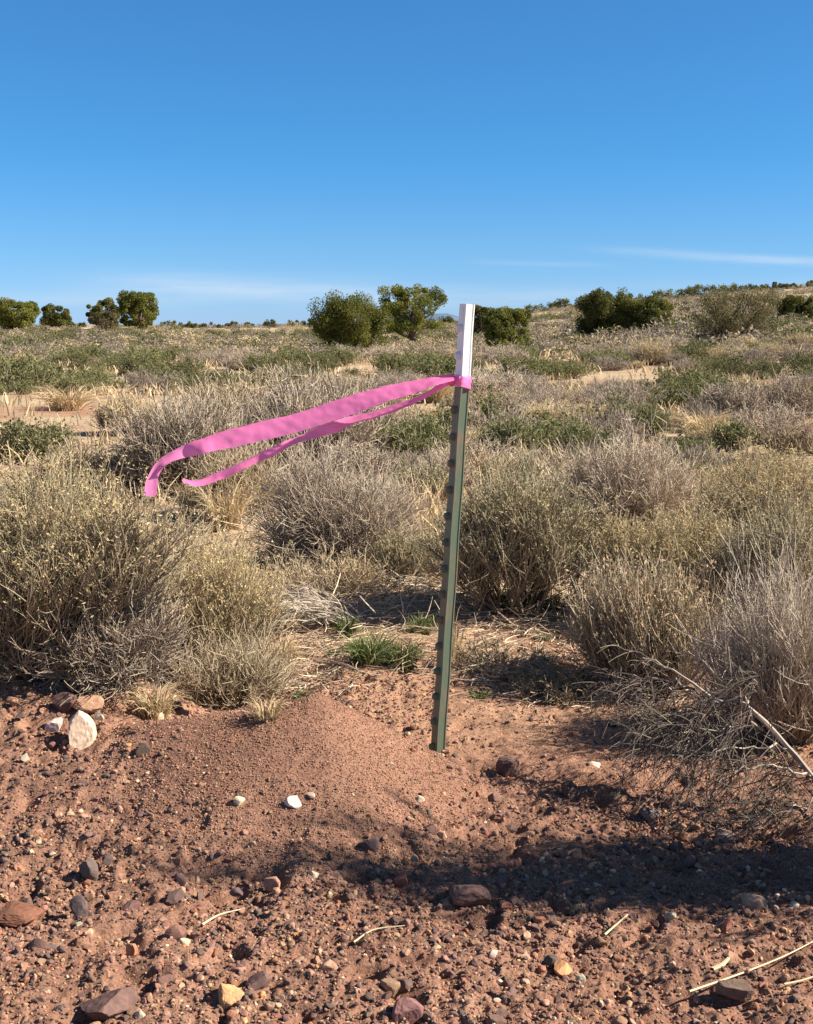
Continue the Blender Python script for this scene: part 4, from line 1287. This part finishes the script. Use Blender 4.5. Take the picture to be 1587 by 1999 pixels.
LC = [(0.46, 0.36, 0.24), (0.52, 0.42, 0.28), (0.34, 0.26, 0.18), (0.40, 0.33, 0.25), (0.24, 0.18, 0.13)]
litter(21000, 2.55, 4.6, 0.085, 0.0011, LC, 0.03, lit_zone)
litter(4500, 3.05, 4.5, 0.08, 0.0010, [(0.40, 0.31, 0.21), (0.30, 0.225, 0.155), (0.24, 0.18, 0.13)], 0.05, lambda q: rng.random(len(q)) < 0.25 + 0.75 * sstep(0.0, 0.3, vnoise(q[:, 0] * 4, q[:, 1] * 4, 57)), spread=0.25, stand=0.35)
litter(9000, 3.6, 7.5, 0.13, 0.0016, LC, 0.04, None, stand=0.5)
tag(mb.build('plant_litter', M_TWIG), 'fallen dry stems and straw strewn between the bushes', 'litter', kind='stuff')
# dry standing grass through the field
mb = MB()
n_ = 95000
yy = 4.6 * np.exp(rng.random(n_) * math.log(45 / 4.6))
xx = (rng.random(n_) * 2 - 1) * (0.36 * yy + 0.3)
keepm = rng.random(n_) < 0.06 + 0.94 * sstep(0.05, 0.42, vnoise(xx * 0.9, yy * 0.55, 61) + 0.4 * vnoise(xx * 3, yy * 2, 62))
keepm &= rng.random(len(xx)) > 0.85 * sstep(0.1, 0.4, vnoise(xx * 0.55, yy * 0.33, 73))
xx, yy = xx[keepm], yy[keepm]; n_ = len(xx)
zz = ground_smooth(xx, yy)
hh = rng.uniform(0.05, 0.19, n_)
a_ = rng.uniform(0, 2 * np.pi, n_); ou = hh * rng.uniform(0.1, 0.8, n_)
B = np.stack([xx, yy, zz - 0.01], -1)
E = B + np.stack([ou * np.cos(a_), ou * np.sin(a_), hh], -1)
P = bez(B, B + np.stack([ou * np.cos(a_) * 0.3, ou * np.sin(a_) * 0.3, hh * 0.7], -1), E, 3)
f = rng.random(n_)[:, None, None]
col = (np.array(STRAW[0]) * (1 - f) + np.array((0.68, 0.535, 0.325)) * f) * (1 + 0.14 * rng.normal(size=(n_, 1, 1)))
blades(mb, rng, P, (0.00036 * yy + 0.0004)[:, None] * np.array([1.2, 1, 0.4])[None] * rng.uniform(0.7, 1.5, n_)[:, None], np.clip(col, 0.03, 0.9) * np.ones((1, 3, 1)))
tag(mb.build('dry_grass', M_GRASS), 'thin dry straw grass covering the field between shrubs', 'grass', kind='stuff')

# ------------------------------------------------------------------ scrub field
rng = np.random.default_rng(91)
PROTO = {}


def proto_set(kind, n, name, **kw):
    out = []
    for _ in range(n):
        st, fo = shrub_parts(rng, 1.0, 0.72, kind, **kw)
        fit([st, fo], 1.0, 0.78)
        ms_ = [('stem', st.mesh('stem', M_TWIG))]
        if fo: ms_.append(('foliage', fo.mesh('foliage', M_LEAF)))
        out.append(ms_)
    PROTO[name] = out


proto_set('grey', 5, 'dry_shrub', n1=80, n2=750, n3=2300, nf=0, w=0.0064, L2=0.42, L3=0.2, spread=0.9, upb=0.08)
proto_set('green', 5, 'sage_shrub', n1=50, n2=260, n3=520, nf=2600, w=0.006, fol=0.065, L2=0.42, L3=0.24, aspect=0.6, spread=0.8, upb=0.12)
proto_set('rabbitbrush', 3, 'rabbitbrush', n1=80, n2=500, n3=1100, nf=1100, w=0.0072, fol=0.055, L2=0.45, L3=0.25)
STRAW_P = [grass_mesh(rng, 1.0, 0.9, 420, *STRAW, w=0.016, K=4).mesh('grass_tuft', M_GRASS) for _ in range(3)]
REG = [(0, 'below the round skyline junipers'), (330, 'left of the juniper pair'), (600, 'below the juniper pair'), (870, 'below the juniper beside the post'),
       (1060, 'below the broad juniper clump'), (1330, 'below the windswept bush')]
BAND = [(5.5, 'near field'), (15.0, 'far field')]
LOOK = {'dry_shrub': ('grey leafless shrub', 'shrub'), 'sage_shrub': ('green leafy shrub', 'shrub'), 'rabbitbrush': ('yellowish bush', 'shrub'), 'grass_tuft': ('pale straw clump', 'grass tuft')}
found = {}
count = {k: 0 for k in LOOK}
pts = []


def free(x, y, R):
    for (a_, b_, c_) in hand_xy:
        if (x - a_) ** 2 + (y - b_) ** 2 < (0.8 * (R + c_)) ** 2: return False
    for (a_, b_, c_) in pts[-400:]:
        if (x - a_) ** 2 + (y - b_) ** 2 < (0.55 * (R + c_)) ** 2: return False
    return True


tries = 0
while sum(count.values()) < 430 and tries < 9000:
    tries += 1
    y = 6.2 * math.exp(rng.random() ** 0.85 * math.log(36 / 6.2))
    x = (rng.random() * 2 - 1) * (0.335 * y + 0.2)
    px, py, dpt = project(x, y, gz(x, y))
    if not (-50 < px < 1640): continue
    g_ = vnoise(x * 0.22, y * 0.12, 71) + 0.5 * vnoise(x * 0.7, y * 0.5, 72) + 0.55 * math.exp(-((y - 19) / 8.0) ** 2)
    u_ = rng.random()
    if g_ > 0.28: kind = 'sage_shrub' if u_ < 0.78 else 'dry_shrub'
    elif u_ < 0.60: kind = 'dry_shrub'
    elif u_ < 0.72: kind = 'sage_shrub'
    elif u_ < 0.84: kind = 'rabbitbrush'
    else: kind = 'grass_tuft'
    if count[kind] >= 210: continue
    if vnoise(x * 0.55, y * 0.33, 73) > 0.10 + 0.5 * sstep(16, 30, y): continue
    R = (0.13 + 0.34 * rng.random() ** 1.6) * (0.8 if kind == 'grass_tuft' else 1.0) * (1.0 if y > 9 else 0.8)
    if y < 10 and px > 900 and py < 905 and py > 835 and rng.random() < 0.75: continue
    R = min(R, 0.11 + 0.022 * y)
    if not free(x, y, R): continue
    pts.append((x, y, R)); count[kind] += 1
    reg = [r_ for r_ in REG if px >= r_[0] or r_[0] == 0][-1][1]
    bnd = BAND[0][1] if y < BAND[1][0] else BAND[1][1]
    base_l, cat = LOOK[kind]
    label = '%s in the %s, %s' % (base_l, bnd, reg)
    loc = (x, y, gz(x, y) - 0.01)
    sc3 = (R, R, R * rng.uniform(0.8, 1.25))
    if kind == 'grass_tuft':
        o = bpy.data.objects.new(kind, STRAW_P[rng.integers(0, 3)]); COL.objects.link(o)
        o.location = loc; o.rotation_euler = (0, 0, rng.uniform(0, 6.28)); o.scale = sc3
        tag(o, label, cat)
    else:
        o = empty(kind, loc, label, cat, None, rng.uniform(0, 6.28))
        o.scale = sc3
        for pn, me in PROTO[kind][rng.integers(0, len(PROTO[kind]))]:
            c = bpy.data.objects.new(pn, me); COL.objects.link(c); c.parent = o
    o['group'] = {'dry_shrub': 'grey shrubs', 'sage_shrub': 'green shrubs', 'rabbitbrush': 'yellowish bushes', 'grass_tuft': 'straw grass clumps'}[kind] + ' in the %s %s' % (bnd, reg)
    found.setdefault(o['group'], []).append((R, px, o))
single_out(found, 'shrub')

# the far scrub, one mass
mb = MB()
rng = np.random.default_rng(101)
n_ = 6200
yy = 30 * np.exp(rng.random(n_) * math.log(175 / 30.0))
xx = (rng.random(n_) * 2 - 1) * (0.345 * yy + 2)
g_ = vnoise(xx * 0.05, yy * 0.03, 81) + 0.5 * vnoise(xx * 0.2, yy * 0.1, 82)
hillside = sstep(0.06, 0.2, xx / yy)
keepm = rng.random(n_) < np.where(g_ > -0.25, 1.0, 0.45)
xx, yy, g_ = xx[keepm], yy[keepm], g_[keepm]; n_ = len(xx)
zz = ground_smooth(xx, yy)
Rr = rng.uniform(0.18, 0.48, n_) * np.where(rng.random(n_) < 0.04, 1.5, 1.0)
Rr = Rr * (1 + 0.35 * sstep(0.06, 0.2, xx / yy))
Hr = Rr * rng.uniform(0.5, 0.85, n_)
green = rng.random(n_) < np.where(g_ > 0.15, 0.62, 0.22)
straw = (~green) & (rng.random(n_) < 0.25)
per = 150
ang = rng.uniform(0, 2 * np.pi, (n_, per)); ct = rng.random((n_, per)); rad = rng.uniform(0.55, 1.05, (n_, per))
st_ = np.sqrt(1 - ct ** 2)
C3 = np.stack([xx[:, None] + Rr[:, None] * rad * st_ * np.cos(ang), yy[:, None] + Rr[:, None] * rad * st_ * np.sin(ang), zz[:, None] + Hr[:, None] * rad * ct * (1 + 0.25 * np.sin(ang * 3 + xx[:, None]))], -1)
basec = np.where(green[:, None], np.array((0.165, 0.165, 0.066)), np.where(straw[:, None], np.array((0.58, 0.455, 0.27)), np.array((0.36, 0.29, 0.21)))) * (1 + 0.16 * rng.normal(size=(n_, 1)))
colr = np.clip(basec[:, None] * (1 + 0.16 * rng.normal(size=(n_, per, 1))), 0.02, 0.8)
leaves(mb, rng, C3.reshape(-1, 3), (Rr[:, None] * rng.uniform(0.10, 0.26, (n_, per))).reshape(-1), colr.reshape(-1, 3), 0.55)
tag(mb.build('far_scrub', M_LEAF), 'low scrub merging into one mass towards the skyline', 'scrub', kind='stuff')

# ------------------------------------------------------------------ junipers
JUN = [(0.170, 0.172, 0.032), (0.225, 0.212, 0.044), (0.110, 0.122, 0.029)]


def make_tree(rng, px, by, wp, ty, label, clumps=78, per=330, cols=JUN, name='juniper_tree', dist=None, leaf=0.075, low=0.06, vform=False, spiky=0.0, cat='tree', group=None, lobes=3, sizes=(0.11, 0.27)):
    x, y = place(px, by)
    if dist:
        k_ = dist / math.hypot(x, y); x, y = x * k_, y * k_
    z = gz(x, y)
    sc = project(x, y, z)[2] / F_PX
    R, H = wp * sc * 0.5, None
    H = CAM_Z + ray(px, ty)[2] / ray(px, ty)[1] * y - z
    H = max(H, 0.5)
    root = empty(name, (x, y, z), label, cat, group)
    # crown volume: a few overlapping lobes
    lc = [np.array([0, 0, H * 0.52])] + [np.array([R * 0.62 * math.cos(q), R * 0.62 * math.sin(q), H * rng.uniform(0.30, 0.66)]) for q in rng.uniform(0, 6.28, lobes) + np.arange(lobes) * 6.28 / max(lobes, 1)]
    cl_ = []
    while len(cl_) < clumps:
        i = 0 if rng.random() < 0.30 else rng.integers(0, len(lc))
        d = unit(rng.normal(size=3))
        rr = rng.uniform(0.45, 1.0) ** 0.6
        sR = R * (0.84 if i == 0 else 0.56); sH = H * (0.48 if i == 0 else 0.40)
        p_ = lc[i] + d * rr * np.array([sR, sR, sH])
        if low * H < p_[2] < H * 0.93 and math.hypot(p_[0], p_[1]) < R: cl_.append(p_)
    cl_ = np.array(cl_)
    sz = rng.uniform(*sizes, clumps) * min(R, H * 0.8) * min(1.5, max(1.0, math.sqrt(78.0 / clumps)) if clumps > 20 else 1.0)
    trunk, crown = MB(), MB()
    nst = 5 if vform else 3
    for i in range(nst):
        q = rng.uniform(0, 6.28)
        e = np.array([R * 0.3 * math.cos(q), R * 0.3 * math.sin(q), H * 0.6])
        P = bez(np.array([[0.04 * R * math.cos(q), 0.04 * R * math.sin(q), -0.1]]), np.array([[0, 0, H * 0.25]]) + rng.normal(size=(1, 3)) * 0.08 * R, e[None], 8)
        tubes(trunk, rng, P, np.linspace(0.055, 0.022, 8)[None] * H * 0.8, np.array([0.16, 0.115, 0.085])[None, None] * np.ones((1, 8, 1)), 7)
    pick = rng.choice(clumps, min(clumps, 46), replace=False)
    s0 = np.stack([rng.normal(size=len(pick)) * 0.04 * R, rng.normal(size=len(pick)) * 0.04 * R, H * rng.uniform(0.04, 0.4, len(pick))], -1)
    Pl = bez(s0, s0 * np.array([1, 1, 0.6]) + (cl_[pick] - s0) * np.array([0.55, 0.55, 0.25]), cl_[pick], 6)
    tubes(trunk, rng, Pl, np.linspace(0.018, 0.005, 6)[None] * H * np.ones((len(pick), 1)) * (1.3 if vform else 1), jit(rng, (0.17, 0.125, 0.09), len(pick))[:, None] * np.ones((1, 6, 1)), 4)
    trunk.build('trunk', M_BARK, root)
    d = unit(rng.normal(size=(clumps, per, 3))) * (rng.random((clumps, per, 1)) ** 0.42)
    d[..., 2] *= 0.85 + spiky
    Pc = cl_[:, None] + d * sz[:, None, None]
    Pc[..., 2] = np.maximum(Pc[..., 2], 0.03)
    ch = rng.integers(0, len(cols), (clumps, 1)) * np.ones((1, per), int)
    mixk = rng.random((clumps, per)) < 0.35
    ch = np.where(mixk, rng.integers(0, len(cols), (clumps, per)), ch)
    c_ = np.array(cols)[ch] * (1 + 0.14 * rng.normal(size=(clumps, 1, 1))) * (1 + 0.07 * rng.normal(size=(clumps, per, 1)))
    leaves(crown, rng, Pc.reshape(-1, 3), leaf * sc * 46 * rng.uniform(0.6, 1.4, clumps * per), np.clip(c_, 0.01, 0.5).reshape(-1, 3), 0.55, 0.5)
    crown.build('crown', M_LEAF, root)
    return root


rng = np.random.default_rng(120)
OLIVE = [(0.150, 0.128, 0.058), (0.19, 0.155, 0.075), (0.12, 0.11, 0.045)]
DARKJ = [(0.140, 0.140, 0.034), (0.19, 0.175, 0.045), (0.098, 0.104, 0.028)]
TREES = [
    (28, 646, 104, 579, 'round juniper on the skyline cut off by the photo edge', {}),
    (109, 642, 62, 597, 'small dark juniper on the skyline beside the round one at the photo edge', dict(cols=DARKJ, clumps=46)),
    (205, 644, 66, 584, 'dark loose juniper crowding the shaded side of the full round skyline juniper', dict(cols=DARKJ, clumps=46)),
    (200, 647, 50, 606, 'low brownish green bush at the foot of the skyline juniper pair', dict(cols=OLIVE, clumps=30)),
    (272, 644, 92, 568, 'full round juniper, tallest on the skyline left of the tape', dict(clumps=80)),
    (690, 688, 150, 575, 'big bushy bright green juniper in front of a darker one', dict(clumps=120, spiky=0.25, lobes=4, low=0.02)),
    (800, 668, 132, 554, 'tall dark juniper with exposed trunk behind the big bushy one', dict(clumps=90, low=0.2, lobes=4)),
    (995, 684, 108, 597, 'bushy juniper just beyond the post with its foot hidden in shrubs', dict(clumps=90, lobes=4)),
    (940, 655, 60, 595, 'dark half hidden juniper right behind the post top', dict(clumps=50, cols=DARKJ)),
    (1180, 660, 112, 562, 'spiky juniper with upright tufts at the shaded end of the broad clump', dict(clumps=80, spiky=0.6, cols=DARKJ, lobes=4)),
    (1264, 658, 126, 575, 'rounded sunny juniper at the lit end of the broad clump', dict(clumps=85, lobes=4)),
    (1420, 674, 176, 560, 'windswept olive brown bush fanning up from one dark foot on the slope', dict(clumps=100, per=110, cols=OLIVE, vform=True, sizes=(0.14, 0.24), low=0.25, lobes=5)),
    (1558, 632, 84, 577, 'dark flat topped juniper on the slope at the photo edge', dict(clumps=60, cols=DARKJ)),
]
for px, by, wp, ty, label, kw in TREES:
    make_tree(rng, px, by, wp, ty, label, **kw)
RIDGE = [
    (1040, 618, 34, 596, 'first tiny bush where the ridge begins behind the low juniper'), (1150, 606, 45, 579, 'ridge bush directly behind the spiky juniper'),
    (1190, 602, 45, 576, 'ridge bush between the two halves of the broad clump'), (1350, 590, 68, 558, 'wide dark ridge bush touching the windswept bush'),
    (1436, 584, 56, 554, 'dark ridge bush above the crown of the windswept bush'), (1487, 580, 38, 556, 'tiny ridge bush just beyond the windswept bush'),
    (1075, 614, 50, 588, 'lone dark bush at the low start of the ridge'), (1108, 608, 38, 584, 'small bush next to the lone dark bush on the ridge'),
    (1318, 596, 91, 562, 'long dark bush on the ridge just left of the windswept bush'), (1372, 586, 56, 557, 'dark ridge bush half behind the windswept bush'),
    (1462, 582, 50, 554, 'ridge bush behind the lit side of the windswept bush'), (1512, 576, 40, 552, 'small round ridge bush between windswept bush and photo edge'),
    (1548, 572, 45, 554, 'ridge bush above the flat topped juniper'), (1584, 568, 45, 548, 'ridge bush at the photo edge'), (1405, 580, 45, 558, 'dark ridge bush directly above the windswept bush'),
    (1290, 594, 45, 570, 'ridge bush above the rounded sunny juniper'), (1235, 598, 50, 574, 'ridge bush behind the middle of the broad clump'),
    (338, 641, 52, 627, 'flat dark shrub on the skyline beside the full round juniper'), (372, 641, 24, 629, 'little shrub on the skyline beside the flat dark one'),
    (415, 641, 60, 630, 'long low shrub on the skyline in the open gap'), (452, 641, 26, 628, 'small pointed shrub on the skyline in the open gap'), (488, 641, 22, 631, 'tiny shrub on the skyline in the middle of the gap'),
    (528, 641, 28, 625, 'dark round shrub on the skyline nearing the juniper pair'), (576, 641, 50, 626, 'long dark shrub on the skyline nearest the juniper pair'), (610, 640, 22, 624, 'shrub on the skyline peeking out beside the big bushy juniper'),
    (872, 634, 26, 618, 'small bush on the skyline between the juniper pair and the post'), (150, 642, 34, 630, 'low shrub on the skyline between the small dark juniper and the round pair'),
]
for px, by, wp, ty, label in RIDGE:
    make_tree(rng, px, by, wp, ty, label, clumps=16, per=60, cols=DARKJ, name='skyline_shrub', dist=125.0, cat='shrub', sizes=(0.3, 0.5), lobes=2, leaf=0.065)
